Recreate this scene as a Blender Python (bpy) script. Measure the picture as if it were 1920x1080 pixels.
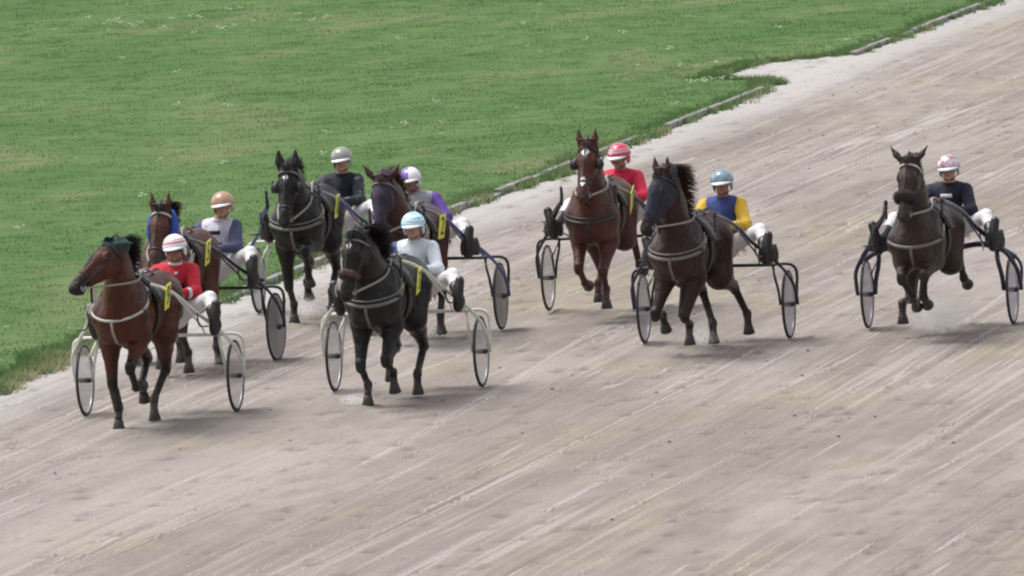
import bpy, bmesh, math, random
import numpy as np
from mathutils import Vector, Matrix, noise as mnoise
from mathutils.bvhtree import BVHTree
R = math.radians
for o in list(bpy.data.objects): bpy.data.objects.remove(o)
SC = bpy.context.scene
COL = SC.collection
random.seed(4); RNG = np.random.default_rng(4)

# ---------------------------------------------------------------- camera, sky, sun, exposure
YAW, PITCH, ROLL = R(11.512), R(4.340), R(2.813)
CAM_H = 10.224
cam_d = bpy.data.cameras.new('camera'); cam = bpy.data.objects.new('camera', cam_d); COL.objects.link(cam)
cam_d.sensor_width = 36; cam_d.lens = 23381 / 1920 * 36
cam_d.clip_start = 1; cam_d.clip_end = 6000
F_ = Vector((-math.sin(YAW) * math.cos(PITCH), math.cos(YAW) * math.cos(PITCH), -math.sin(PITCH)))
R_ = Vector((math.cos(YAW), math.sin(YAW), 0)); U_ = R_.cross(F_)
c_, s_ = math.cos(ROLL), math.sin(ROLL)
R2 = R_ * c_ - U_ * s_; U2 = R_ * s_ + U_ * c_
cam.matrix_world = Matrix((( R2.x, U2.x, -F_.x, 0), (R2.y, U2.y, -F_.y, 0), (R2.z, U2.z, -F_.z, CAM_H), (0, 0, 0, 1)))
SC.camera = cam

SUN_EL, SUN_AZ = R(66), R(-80)          # high soft sun behind thin cloud, over the infield
W = bpy.data.worlds.new('World'); SC.world = W; W.use_nodes = True
nt = W.node_tree; bg = nt.nodes['Background']
sky = nt.nodes.new('ShaderNodeTexSky'); sky.sky_type = 'NISHITA'; sky.sun_disc = False
sky.sun_elevation = SUN_EL; sky.sun_rotation = SUN_AZ; sky.air_density = 1.0; sky.dust_density = 4.0; sky.ozone_density = 1.0
hs = nt.nodes.new('ShaderNodeHueSaturation'); hs.inputs['Saturation'].default_value = 0.22
nt.links.new(sky.outputs[0], hs.inputs['Color']); nt.links.new(hs.outputs[0], bg.inputs[0]); bg.inputs[1].default_value = 0.12
sd = bpy.data.lights.new('sun', 'SUN'); sd.energy = 1.2; sd.angle = R(20); sd.color = (1.0, 0.965, 0.93)
sun = bpy.data.objects.new('sun', sd); COL.objects.link(sun)
sdir = Vector((math.sin(SUN_AZ) * math.cos(SUN_EL), math.cos(SUN_AZ) * math.cos(SUN_EL), math.sin(SUN_EL)))
sun.rotation_euler = sdir.to_track_quat('Z', 'Y').to_euler()
VS = SC.view_settings
VS.view_transform = 'Standard'; VS.look = 'None'; VS.gamma = 1; VS.use_curve_mapping = False; VS.exposure = 0.98
SC.render.filter_size = 1.5
SC.cycles.filter_width = 2.2
SC.cycles.max_bounces = 7; SC.cycles.volume_bounces = 4

# ---------------------------------------------------------------- helpers
def tag(o, label=None, cat=None, group=None, kind=None):
    if label: o['label'] = label
    if cat: o['category'] = cat
    if group: o['group'] = group
    if kind: o['kind'] = kind
    return o
def empty(name, loc, rz=0):
    o = bpy.data.objects.new(name, None); COL.objects.link(o); o.location = loc; o.rotation_euler = (0, 0, rz); return o
def link(name, me, mat, parent=None, smooth=True):
    if mat is not None and len(me.materials) == 0: me.materials.append(mat)
    if smooth: me.polygons.foreach_set('use_smooth', [True] * len(me.polygons))
    o = bpy.data.objects.new(name, me); COL.objects.link(o)
    if parent is not None: o.parent = parent
    return o
def meshpy(name, v, f):
    me = bpy.data.meshes.new(name); me.from_pydata([tuple(map(float, a)) for a in v], [], [tuple(map(int, a)) for a in f]); me.update(); return me
def meshnp(name, v, q, k=4):
    me = bpy.data.meshes.new(name); v = np.asarray(v, np.float32); q = np.asarray(q, np.int32)
    me.vertices.add(len(v)); me.vertices.foreach_set('co', v.ravel())
    me.loops.add(q.size); me.loops.foreach_set('vertex_index', q.ravel())
    me.polygons.add(len(q)); me.polygons.foreach_set('loop_start', np.arange(0, q.size, k, dtype=np.int32))
    me.update(calc_edges=True); return me

class MB:                                   # collects shapes for one mesh
    def __init__(s): s.v = []; s.f = []
    def add(s, v, f):
        b = len(s.v); s.v += [tuple(a) for a in v]; s.f += [tuple(i + b for i in q) for q in f]; return s
    def tube(s, pts, r, n=8, cap=True):
        pts = [Vector(p) for p in pts]; rr = r if hasattr(r, '__len__') else [r] * len(pts)
        up = None; V = []; Fc = []
        for i, p in enumerate(pts):
            t = (pts[min(i + 1, len(pts) - 1)] - pts[max(i - 1, 0)]).normalized()
            if up is None: up = Vector((0, 0, 1)) if abs(t.z) < .9 else Vector((1, 0, 0))
            a = t.cross(up).normalized(); up = a.cross(t).normalized()
            for k in range(n):
                w = 2 * math.pi * k / n; V.append(p + (a * math.cos(w) + up * math.sin(w)) * rr[i])
        m = len(pts)
        for i in range(m - 1):
            for k in range(n):
                k2 = (k + 1) % n; Fc.append((i * n + k, i * n + k2, (i + 1) * n + k2, (i + 1) * n + k))
        if cap: Fc.append(tuple(range(n - 1, -1, -1))); Fc.append(tuple((m - 1) * n + k for k in range(n)))
        return s.add(V, Fc)
    def band(s, pts, nrm, w, th, closed=False, axis=None):   # strap: width w across, thickness th along normal
        V = []; m = len(pts); Fc = []
        for i in range(m):
            p = Vector(pts[i]); nn = Vector(nrm[i]).normalized()
            a = Vector(pts[(i + 1) % m if closed else min(i + 1, m - 1)]); b = Vector(pts[(i - 1) % m if closed else max(i - 1, 0)])
            t = (a - b).normalized(); c = t.cross(nn).normalized()
            V += [p + c * w / 2, p - c * w / 2, p - c * w / 2 + nn * th, p + c * w / 2 + nn * th]
        for i in range(m if closed else m - 1):
            j = (i + 1) % m
            for k in range(4):
                k2 = (k + 1) % 4; Fc.append((i * 4 + k, j * 4 + k, j * 4 + k2, i * 4 + k2))
        if not closed: Fc += [(0, 1, 2, 3), ((m - 1) * 4 + 3, (m - 1) * 4 + 2, (m - 1) * 4 + 1, (m - 1) * 4)]
        return s.add(V, Fc)
    def ellipsoid(s, c, r, nu=16, nv=10, M=None, z0=-1.0):
        V = []; Fc = []
        a0 = math.asin(max(-1, z0))
        for j in range(nv + 1):
            a = a0 + (math.pi / 2 - a0) * j / nv
            for i in range(nu):
                w = 2 * math.pi * i / nu
                p = Vector((r[0] * math.cos(a) * math.cos(w), r[1] * math.cos(a) * math.sin(w), r[2] * math.sin(a)))
                V.append(Vector(c) + (M @ p if M else p))
        for j in range(nv):
            for i in range(nu):
                i2 = (i + 1) % nu; Fc.append((j * nu + i, j * nu + i2, (j + 1) * nu + i2, (j + 1) * nu + i))
        return s.add(V, Fc)
    def box(s, c, d, M=None, bev=0.0):
        bm = bmesh.new(); bmesh.ops.create_cube(bm, size=1)
        for v in bm.verts: v.co = Vector((v.co.x * d[0], v.co.y * d[1], v.co.z * d[2]))
        if bev: bmesh.ops.bevel(bm, geom=bm.edges[:], offset=bev, segments=2, affect='EDGES', profile=.5)
        V = [Vector(c) + (M @ v.co if M else v.co) for v in bm.verts]; bm.verts.index_update()
        Fc = [[v.index for v in f.verts] for f in bm.faces]; bm.free(); return s.add(V, Fc)
    def lathe(s, prof, c=(0, 0, 0), n=24, axis='Z', M=None):     # prof: (radius, height)
        V = []; Fc = []
        for (r, h) in prof:
            for k in range(n):
                w = 2 * math.pi * k / n; a, b = r * math.cos(w), r * math.sin(w)
                p = Vector((a, b, h)) if axis == 'Z' else Vector((h, a, b))
                V.append(Vector(c) + (M @ p if M else p))
        for i in range(len(prof) - 1):
            for k in range(n):
                k2 = (k + 1) % n; Fc.append((i * n + k, i * n + k2, (i + 1) * n + k2, (i + 1) * n + k))
        Fc.append(tuple(range(n - 1, -1, -1))); Fc.append(tuple((len(prof) - 1) * n + k for k in range(n)))
        return s.add(V, Fc)
    def build(s, name, mat, parent=None, smooth=True): return link(name, meshpy(name, s.v, s.f), mat, parent, smooth)

def spline(P, n=6):                         # Catmull-Rom through points
    P = [Vector(p) for p in P]; out = []
    for i in range(len(P) - 1):
        a = P[i - 1] if i > 0 else P[0] * 2 - P[1]; b = P[i]; c = P[i + 1]; d = P[i + 2] if i + 2 < len(P) else P[-1] * 2 - P[-2]
        for k in range(n):
            t = k / n; out.append(.5 * ((2 * b) + (c - a) * t + (2 * a - 5 * b + 4 * c - d) * t * t + (3 * b - a - 3 * c + d) * t ** 3))
    out.append(P[-1]); return out

# ---- signed-distance bodies: smooth union of tapered limbs, meshed by surface nets
class Body:
    def __init__(s): s.P = []
    def cap(s, a, b, ra, rb, tint=0., q=1., n=None, k=.04):
        s.P.append(('c', np.array(a, np.float32), np.array(b, np.float32), ra, rb, tint, q, None if n is None else np.array(n, np.float32), k)); return s
    def ell(s, c, r, tint=0., k=.06, M=None):
        s.P.append(('e', np.array(c, np.float32), np.array(r, np.float32), 0, 0, tint, 1, None if M is None else np.array(M, np.float32), k)); return s
    def dist(s, p, X):
        if p[0] == 'c':
            _, a, b, ra, rb, _, q, n, _ = p
            d = X - a
            if n is not None:
                d = d + n * ((d @ n) * (1 / q - 1))[..., None]; ba = (b - a); ba = ba + n * ((ba @ n) * (1 / q - 1))
            else: ba = b - a
            L = float(ba @ ba) + 1e-9; t = np.clip((d @ ba) / L, 0, 1)
            e = d - t[..., None] * ba
            return (np.sqrt((e * e).sum(-1)) - (ra + (rb - ra) * t)) * (1.0 if n is None else (0.5 + 0.5 * q))
        _, c, r = p[:3]; d = X - c
        if p[7] is not None: d = d @ p[7]
        k0 = np.sqrt(((d / r) ** 2).sum(-1)); k1 = np.sqrt(((d / r ** 2) ** 2).sum(-1)) + 1e-6
        return k0 * (k0 - 1) / k1
    def bounds(s, p):
        if p[0] == 'c':
            m = max(p[3], p[4]); return np.minimum(p[1], p[2]) - m, np.maximum(p[1], p[2]) + m
        m = max(p[2]) if p[7] is not None else p[2]
        return p[1] - m, p[1] + m
    def mesh(s, name, h=.013, smooth=2):
        lo = np.min([s.bounds(p)[0] for p in s.P], 0) - 3 * h; hi = np.max([s.bounds(p)[1] for p in s.P], 0) + 3 * h
        N = np.ceil((hi - lo) / h).astype(int) + 1
        ax = [(lo[i] + np.arange(N[i]) * h).astype(np.float32) for i in range(3)]
        Fd = np.full(N, .5, np.float32)
        for p in s.P:
            a, b = s.bounds(p); m = p[8] + .03
            i0 = np.maximum(0, np.floor((a - m - lo) / h).astype(int)); i1 = np.minimum(N, np.ceil((b + m - lo) / h).astype(int) + 1)
            sl = tuple(slice(i0[i], i1[i]) for i in range(3))
            X = np.stack(np.meshgrid(ax[0][sl[0]], ax[1][sl[1]], ax[2][sl[2]], indexing='ij'), -1)
            d = s.dist(p, X); f = Fd[sl]; k = p[8]
            hh = np.maximum(k - np.abs(f - d), 0) / k
            Fd[sl] = np.minimum(f, d) - hh * hh * k * .25
        ins = Fd < 0
        c8 = [ins[i:N[0] - 1 + i, j:N[1] - 1 + j, l:N[2] - 1 + l] for i in (0, 1) for j in (0, 1) for l in (0, 1)]
        sm = sum(c.astype(np.int8) for c in c8); act = (sm > 0) & (sm < 8)
        idx = np.full(act.shape, -1, np.int64); I = np.argwhere(act); idx[act] = np.arange(len(I))
        pos = np.zeros((len(I), 3), np.float64); cnt = np.zeros(len(I))
        for axn in range(3):
            oth = [a for a in range(3) if a != axn]
            for u in (0, 1):
                for w in (0, 1):
                    A = I.copy(); A[:, oth[0]] += u; A[:, oth[1]] += w; B = A.copy(); B[:, axn] += 1
                    fa = Fd[A[:, 0], A[:, 1], A[:, 2]]; fb = Fd[B[:, 0], B[:, 1], B[:, 2]]
                    m = (fa < 0) != (fb < 0); t = fa[m] / (fa[m] - fb[m])
                    pt = A[m].astype(float); pt[:, axn] += t; pos[m] += pt; cnt[m] += 1
        pos = pos / cnt[:, None] * h + lo
        Q = []
        for axn in range(3):
            u, w = [(1, 2), (2, 0), (0, 1)][axn]
            s0 = [slice(None)] * 3; s1 = [slice(None)] * 3; s0[axn] = slice(0, N[axn] - 1); s1[axn] = slice(1, N[axn])
            a = ins[tuple(s0)]; b = ins[tuple(s1)]
            E = np.argwhere(a != b); fl = a[E[:, 0], E[:, 1], E[:, 2]]
            def g(du, dw):
                A = E.copy(); A[:, u] -= du; A[:, w] -= dw; return idx[A[:, 0], A[:, 1], A[:, 2]]
            q = np.stack([g(0, 0), g(1, 0), g(1, 1), g(0, 1)], 1); q[~fl] = q[~fl][:, ::-1]; Q.append(q)
        Q = np.concatenate(Q)
        for _ in range(smooth):                      # light Laplacian smoothing
            acc = np.zeros_like(pos); n = np.zeros(len(pos))
            for a, b in ((0, 1), (1, 2), (2, 3), (3, 0)):
                np.add.at(acc, Q[:, a], pos[Q[:, b]]); np.add.at(acc, Q[:, b], pos[Q[:, a]]); np.add.at(n, Q[:, a], 1); np.add.at(n, Q[:, b], 1)
            pos = pos * .5 + acc / n[:, None] * .5
        me = meshnp(name, pos, Q)
        X = pos.astype(np.float32); W_ = np.zeros(len(X)); T = np.zeros(len(X))
        for p in s.P:
            w = np.exp(-np.clip(s.dist(p, X), -.02, 1) / .012); W_ += w; T += w * p[5]
        at = me.attributes.new('tint', 'FLOAT', 'POINT'); at.data.foreach_set('value', (T / (W_ + 1e-20)).astype(np.float32))
        return me, pos, Q

# ---------------------------------------------------------------- materials
class NT:
    def __init__(s, name):
        m = bpy.data.materials.new(name); m.use_nodes = True; s.m = m; s.n = m.node_tree.nodes; s.l = m.node_tree.links
        s.b = s.n['Principled BSDF']
    def new(s, t, **kw):
        n = s.n.new(t)
        for k, v in kw.items(): setattr(n, k, v)
        return n
    def noise(s, vec, scale, detail=4, rough=.55):
        n = s.new('ShaderNodeTexNoise'); n.inputs['Scale'].default_value = scale; n.inputs['Detail'].default_value = detail; n.inputs['Roughness'].default_value = rough
        if vec is not None: s.l.new(vec, n.inputs['Vector'])
        return n.outputs['Fac']
    def map(s, vec, sc=(1, 1, 1), loc=(0, 0, 0)):
        n = s.new('ShaderNodeMapping'); n.inputs['Scale'].default_value = sc; n.inputs['Location'].default_value = loc; s.l.new(vec, n.inputs['Vector']); return n.outputs[0]
    def mix(s, fac, a, b, mode='MIX'):
        n = s.new('ShaderNodeMix', data_type='RGBA', blend_type=mode)
        for i, x in ((0, fac), (6, a), (7, b)):
            if isinstance(x, bpy.types.NodeSocket): s.l.new(x, n.inputs[i])
            elif i == 0: n.inputs[0].default_value = x
            else: n.inputs[i].default_value = (*x, 1)
        return n.outputs[2]
    def ramp(s, fac, a, b, lo=0., hi=1.):
        n = s.new('ShaderNodeMapRange'); n.interpolation_type = 'SMOOTHSTEP'; s.l.new(fac, n.inputs[0])
        n.inputs[1].default_value = a; n.inputs[2].default_value = b; n.inputs[3].default_value = lo; n.inputs[4].default_value = hi; return n.outputs[0]
    def math(s, op, a, b=None, c=None):
        n = s.new('ShaderNodeMath', operation=op)
        for i, x in enumerate((a, b, c)):
            if x is None: continue
            if isinstance(x, bpy.types.NodeSocket): s.l.new(x, n.inputs[i])
            else: n.inputs[i].default_value = x
        return n.outputs[0]
    def coord(s, which='Object'): return s.new('ShaderNodeTexCoord').outputs[which]
    def attr(s, name): return s.new('ShaderNodeAttribute', attribute_name=name).outputs['Fac']
    def color(s, c):
        if isinstance(c, bpy.types.NodeSocket): s.l.new(c, s.b.inputs['Base Color'])
        else: s.b.inputs['Base Color'].default_value = (*c, 1)
    def bump(s, h, strength=.3, dist=.01):
        n = s.new('ShaderNodeBump'); n.inputs['Strength'].default_value = strength; n.inputs['Distance'].default_value = dist
        s.l.new(h, n.inputs['Height']); s.l.new(n.outputs[0], s.b.inputs['Normal'])
def plain(name, col, rough=.6, metal=0., var=.25, scale=25, bump=.15, spec=None):
    t = NT(name); co = t.coord(); f = t.noise(co, scale); d = tuple(c * (1 - var) for c in col)
    t.color(t.mix(t.ramp(f, .35, .65), d, col)); t.b.inputs['Roughness'].default_value = rough; t.b.inputs['Metallic'].default_value = metal
    if spec is not None: t.b.inputs['Specular IOR Level'].default_value = spec
    if bump: t.bump(t.noise(co, scale * 4), bump, .004)
    return t.m
def cloth(name, col, var=.22):
    t = NT(name); co = t.coord(); f = t.noise(t.map(co, (7, 7, 3.5)), 1.6, 3); g = t.noise(co, 160, 2)
    t.color(t.mix(t.ramp(f, .3, .7), tuple(c * (1 - var) for c in col), col)); t.b.inputs['Roughness'].default_value = .72
    h = t.math('ADD', f, t.math('MULTIPLY', g, .015)); t.bump(h, .8, .04); t.b.inputs['Sheen Weight'].default_value = .03; t.b.inputs['Specular IOR Level'].default_value = .25; return t.m
def coat(name, body, point, dust=(.22, .18, .15)):
    t = NT(name); co = t.coord(); a = t.attr('tint')
    f = t.noise(t.map(co, (1, 1, .6)), 7, 4); g = t.noise(t.map(co, (60, 60, 22)), 2, 2)
    c = t.mix(t.ramp(f, .3, .7), tuple(x * .62 for x in body), body)
    wh = t.ramp(a, 1.3, 1.7)
    c = t.mix(t.ramp(a, .25, .75), c, point)
    # sand kicked up on the lower legs
    z = t.new('ShaderNodeSeparateXYZ'); t.l.new(co, z.inputs[0])
    lo = t.ramp(z.outputs['Z'], .55, .05, 0, .38); n2 = t.ramp(t.noise(co, 14), .35, .6)
    c = t.mix(t.math('MULTIPLY', lo, n2), c, dust); c = t.mix(wh, c, (.75, .72, .70))
    t.color(c); t.b.inputs['Roughness'].default_value = .36; t.b.inputs['Specular IOR Level'].default_value = .24
    t.b.inputs['Sheen Weight'].default_value = .0
    t.bump(t.math('ADD', g, t.math('MULTIPLY', t.math('ADD', t.noise(co, 22, 3), t.math('MULTIPLY', t.noise(t.map(co, (1, 1, .5)), 9, 2), 2.0)), 2.2)), .45, .014); return t.m

M = {}
M['black_leather'] = plain('black_leather', (.022, .02, .022), .5)
M['grey_strap'] = plain('grey_strap', (.16, .145, .14), .6)
M['tan_strap'] = plain('tan_strap', (.30, .26, .23), .6)
M['white_strap'] = plain('white_strap', (.50, .48, .46), .55)
M['brown_fleece'] = plain('brown_fleece', (.09, .055, .05), .9, bump=.6, scale=60)
M['dark_fleece'] = plain('dark_fleece', (.03, .023, .025), .95, bump=.8, scale=60)
M['navy_mask'] = cloth('navy_mask', (.03, .034, .055))
M['green_hood'] = cloth('green_hood', (.02, .05, .042))
M['blue_hood'] = cloth('blue_hood', (.03, .08, .36))
M['black_hood'] = cloth('black_hood', (.02, .02, .024))
M['hoof'] = plain('hoof', (.04, .035, .032), .55)
M['eye'] = plain('eye', (.006, .005, .005), .12, var=0, bump=0)
M['nostril'] = plain('nostril', (.008, .006, .006), .6, var=0, bump=0)
M['yellow_plate'] = plain('yellow_plate', (.78, .80, .10), .45, var=.08, bump=0)
M['ink'] = plain('black_ink', (.015, .015, .02), .5, var=0, bump=0)
M['skin'] = plain('skin', (.42, .23, .17), .5, var=.2, scale=12, bump=.1)
M['skin_tan'] = plain('tanned_skin', (.30, .15, .11), .5, var=.2, scale=12, bump=.1)
M['white_cloth'] = cloth('white_breeches', (.70, .69, .70), .10)
M['boot'] = plain('boot_leather', (.022, .02, .022), .38)
M['sole'] = plain('boot_sole', (.035, .032, .032), .75)
M['shield'] = plain('foot_shield_plastic', (.035, .036, .038), .45)
M['tyre'] = plain('tyre_rubber', (.03, .027, .032), .6, var=.3, scale=30)
M['white_paint'] = plain('white_frame_paint', (.72, .72, .67), .3, var=.12, scale=6, bump=.03)
M['cream_paint'] = plain('cream_frame_paint', (.66, .66, .60), .3, var=.12, scale=6, bump=.03)
M['navy_paint'] = plain('navy_frame_paint', (.022, .024, .055), .22, var=.2, bump=.02)
M['black_paint'] = plain('black_frame_paint', (.018, .017, .02), .25, var=.2, bump=.02)
M['blue_paint'] = plain('metallic_blue_paint', (.12, .13, .30), .22, metal=.35, var=.2, bump=.02)
M['silver'] = plain('silver_metal', (.55, .55, .58), .3, metal=.8, var=.1, bump=.02)
M['seat'] = plain('seat_vinyl', (.03, .03, .035), .5)
M['lips'] = plain('lips', (.30, .11, .10), .5, var=0, bump=0)
M['hair'] = plain('hair', (.02, .014, .01), .6)
M['goggles_dark'] = plain('dark_lens', (.01, .01, .012), .08, var=0, bump=0)
M['goggles_blue'] = plain('blue_lens', (.04, .22, .33), .12, var=.1, bump=0)
M['white_plastic'] = plain('white_plastic', (.82, .82, .82), .35, var=.04, bump=0)
def hairmat(name, c):
    t = NT(name); co = t.coord(); t.color(t.mix(t.noise(co, 30, 2), tuple(x * .5 for x in c), c)); t.b.inputs['Roughness'].default_value = .6; t.b.inputs['Specular IOR Level'].default_value = .12; return t.m
M['mane_black'] = hairmat('black_mane_hair', (.022, .017, .017))
M['mane_brown'] = hairmat('brown_mane_hair', (.07, .042, .03))
def discmat(name, col, tr):
    t = NT(name); co = t.coord(); t.color(t.mix(t.ramp(t.noise(co, 6), .3, .7), tuple(c * .8 for c in col), col)); t.b.inputs['Roughness'].default_value = .35
    t.b.inputs['Alpha'].default_value = 1 - tr; return t.m
M['disc_clear'] = discmat('clear_disc_plastic', (.50, .48, .50), .68)
M['disc_lilac'] = discmat('smoky_disc_plastic', (.34, .31, .40), .50)
M['disc_grey'] = discmat('grey_disc_plastic', (.20, .19, .205), .05)

# ---------------------------------------------------------------- ground
def edge_x(y):                                # where the turf meets the sand
    y = np.asarray(y, float)
    e = -30.02 + .07 * np.sin(y * .9) + .05 * np.sin(y * 2.3 + 1) + .03 * np.sin(y * 6.1)
    e = e - 1.35 * np.exp(-((y - 169.2) / 2.2) ** 4)          # bare bay in the turf
    e = e - .28 * np.exp(-((y - 126.5) / 2.2) ** 2) + .18 * np.exp(-((y - 149.5) / 1.5) ** 2) - .25 * np.exp(-((y - 140.5) / 2.5) ** 2)
    return e
def sand_material():
    t = NT('harrowed_sand'); co = t.coord(); sx = t.new('ShaderNodeSeparateXYZ'); t.l.new(co, sx.inputs[0]); X, Y = sx.outputs['X'], sx.outputs['Y']
    # fine harrow and wheel lines along the track (Y), wandering a little
    def lines(ang, wsc, woff, wamp, ysc, scale, det, rough=.55):
        w_ = t.noise(t.map(co, (wsc, wsc * 1.4, 0), woff), 1, 1); c_ = t.new('ShaderNodeCombineXYZ')
        xr = t.math('ADD', X, t.math('ADD', t.math('MULTIPLY', Y, ang), t.math('MULTIPLY', w_, wamp))); t.l.new(xr, c_.inputs[0]); t.l.new(t.math('MULTIPLY', Y, ysc), c_.inputs[1]); t.l.new(t.math('MULTIPLY', w_, .3), c_.inputs[2])
        return t.noise(c_.outputs[0], scale, det, rough)
    l1 = lines(0, .02, (0, 0, 0), .6, .012, 3.0, 2); l2 = lines(.004, .03, (3, 1, 0), .5, .010, 12., 1, .5)
    l3 = lines(-.012, .02, (5, 9, 0), 1.2, .006, 5.5, 0); l4 = lines(.016, .02, (8, 2, 0), 1.0, .006, 4.5, 0)
    big = t.noise(t.map(co, (1, .22, 1)), .55, 3); yel = t.noise(t.map(co, (1, .3, 1), (31, 7, 0)), .42, 3)
    mid = t.noise(t.map(co, (1, .25, 1), (3, 7, 0)), 3.5, 3)
    base = t.mix(t.ramp(big, .38, .62), (.230, .200, .180), (.296, .262, .238))
    base = t.mix(t.ramp(yel, .52, .64, 0, .75), base, (.29, .257, .19))
    base = t.mix(t.ramp(mid, .35, .65, 0, .40), base, (.165, .141, .130))
    bl = t.noise(t.map(co, (1, .35, 1), (2, 9, 0)), .22, 3); base = t.mix(t.ramp(bl, .52, .64, 0, .55), base, (.325, .290, .270)); base = t.mix(t.ramp(bl, .48, .36, 0, .45), base, (.205, .176, .158))
    reg = t.ramp(t.noise(t.map(co, (1, .12, 1), (17, 5, 0)), .5, 2), .42, .60, .15, 1.4)
    base = t.mix(t.math('MULTIPLY', reg, t.ramp(l1, .48, .66, 0, .20)), base, (.335, .298, .272)); base = t.mix(t.ramp(l1, .48, .30, 0, .22), base, (.158, .134, .128))
    base = t.mix(t.math('MULTIPLY', reg, t.ramp(l2, .53, .66, 0, .36)), base, (.385, .348, .325)); base = t.mix(t.math('MULTIPLY', reg, t.ramp(l2, .46, .30, 0, .20)), base, (.155, .132, .127))
    base = t.mix(t.ramp(t.math('ABSOLUTE', t.math('SUBTRACT', l3, .60)), .012, .003, 0, .5), base, (.44, .405, .39))
    base = t.mix(t.ramp(t.math('ABSOLUTE', t.math('SUBTRACT', l4, .63)), .011, .003, 0, .42), base, (.43, .395, .38))
    base = t.mix(t.ramp(t.math('ABSOLUTE', t.math('SUBTRACT', l3, .575)), .010, .003, 0, .45), base, (.14, .118, .113))
    # pale dry strip beside the turf
    lat = t.math('ADD', X, t.math('MULTIPLY', t.noise(t.map(co, (1, .15, 1)), 1.1, 3), 1.1))
    base = t.mix(t.ramp(lat, -28.0, -29.3, 0, .92), base, (.40, .385, .372))
    # speckle of damp and dry grains, torn hoof marks with a dark tone in the deeper pits
    sp = t.noise(t.map(co, (1, .45, 1)), 34, 3, .7); base = t.mix(t.ramp(sp, .35, .7, .80, 1.0), (.10, .085, .08), base); base = t.mix(t.math('MULTIPLY', t.attr('darker'), .75), base, (.10, .083, .078))
    t.color(base); t.b.inputs['Roughness'].default_value = 1.0; t.b.inputs['Specular IOR Level'].default_value = .03
    h = t.math('ADD', t.math('MULTIPLY', l2, .6), t.math('ADD', t.math('MULTIPLY', l3, .5), t.math('MULTIPLY', sp, .25))); t.bump(h, .30, .02)
    return t.m
M['sand'] = sand_material()
def fbm2(x, y, seed=0):                       # cheap vector noise from rotated sines
    r = np.random.default_rng(seed); o = np.zeros_like(x)
    for i in range(14):
        f = 1.4 ** (i % 7) * .9; a = r.uniform(0, 6.28); o += np.sin((x * math.cos(a) + y * math.sin(a)) * f + r.uniform(0, 6.28)) / f
    return o / 5
# big ground sheet to the horizon
gm = meshpy('ground', [(-3000, -3000, -.25), (3000, -3000, -.25), (3000, 3000, -.25), (-3000, 3000, -.25)], [(0, 1, 2, 3)])
def turf_material(name, g0, g1, dry):
    t = NT(name); co = t.coord(); sx = t.new('ShaderNodeSeparateXYZ'); t.l.new(co, sx.inputs[0])
    big = t.noise(t.map(co, (1, .5, 1)), .35, 4); med = t.noise(t.map(co, (1, .5, 1)), 2.2, 4); fi = t.noise(co, 22, 3)
    c = t.mix(t.ramp(big, .32, .68), g0, g1); c = t.mix(t.ramp(med, .35, .68, 0, .45), c, tuple(x * .75 for x in g0))
    dr = t.noise(t.map(co, (1, .28, 1), (11, 3, 0)), .5, 4, .6)
    c = t.mix(t.ramp(dr, .50, .68, 0, .6), c, dry); c = t.mix(t.ramp(fi, .3, .7, 0, .1), c, (.07, .12, .05))
    t.color(c); t.b.inputs['Roughness'].default_value = .95; t.b.inputs['Specular IOR Level'].default_value = .02; t.bump(fi, .08, .01); return t.m
M['turf'] = turf_material('turf', (.070, .130, .045), (.099, .155, .061), (.150, .165, .085))
tag(link('ground', gm, M['turf'], smooth=False), kind='structure')
def sheet(name, x0, x1, y0, y1, z, mat):
    return tag(link(name, meshpy(name, [(x0, y0, z), (x1, y0, z), (x1, y1, z), (x0, y1, z)], [(0, 1, 2, 3)]), mat, smooth=False), kind='structure')
sheet('sand_underlay', -33, 14, -200, 900, -.06, M['sand'])
# finely modelled racing surface (grooves, ridges, hoof prints)
dx, dy = .05, .075
ys = np.arange(88, 206, dy); us = np.arange(-4.5, 17.5, dx)
UU, YY = np.meshgrid(us, ys); XX = np.maximum(-28.0 - (YY - 110) * .118 + UU, -33 + .001 * UU); 
def ridge(x, y, seed, period, amp, width):
    r = np.random.default_rng(seed); z = np.zeros_like(x)
    for x0 in np.arange(-31, -8, period):
        xc = x0 + r.uniform(-.5, .5) * period; b = r.uniform(-.014, .014); ph = r.uniform(0, 6); ww = width * r.uniform(.6, 1.6)
        c = xc + b * (y - 130) + .25 * np.sin(y * .045 + ph); g = (x - c) / ww
        z += amp * r.uniform(.5, 1.2) * ((1 - g * g * 1.2) * np.exp(-g * g))
    return z
ZZ = ridge(XX, YY, 1, .55, .010, .055) + ridge(XX, YY, 2, 1.3, -.014, .05) + .006 * fbm2(XX * 3, YY * 1.1, 5) + .004 * fbm2(XX * 9, YY * 4, 8) + .02 * fbm2(XX * .5, YY * .2, 9)
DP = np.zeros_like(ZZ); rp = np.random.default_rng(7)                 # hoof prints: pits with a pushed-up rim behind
nx_, ny_ = len(us), len(ys)
for _ in range(7500):
    j = rp.integers(4, ny_ - 5); i = rp.integers(4, nx_ - 5); s = rp.uniform(.05, .085); dpt = rp.uniform(.012, .034)
    a, b, c, d = max(0, j - 4), min(ny_, j + 5), max(0, i - 4), min(nx_, i + 5)
    gx = (XX[a:b, c:d] - XX[j, i]); gy = (YY[a:b, c:d] - YY[j, i]) / 1.3
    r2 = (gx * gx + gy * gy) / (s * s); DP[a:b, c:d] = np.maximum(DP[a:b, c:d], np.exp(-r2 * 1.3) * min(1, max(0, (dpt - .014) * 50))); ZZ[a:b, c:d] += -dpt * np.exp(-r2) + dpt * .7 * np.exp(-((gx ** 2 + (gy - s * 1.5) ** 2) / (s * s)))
ZZ += np.random.default_rng(3).normal(0, .0028, ZZ.shape)
idx = np.arange(nx_ * ny_).reshape(ny_, nx_)
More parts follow.
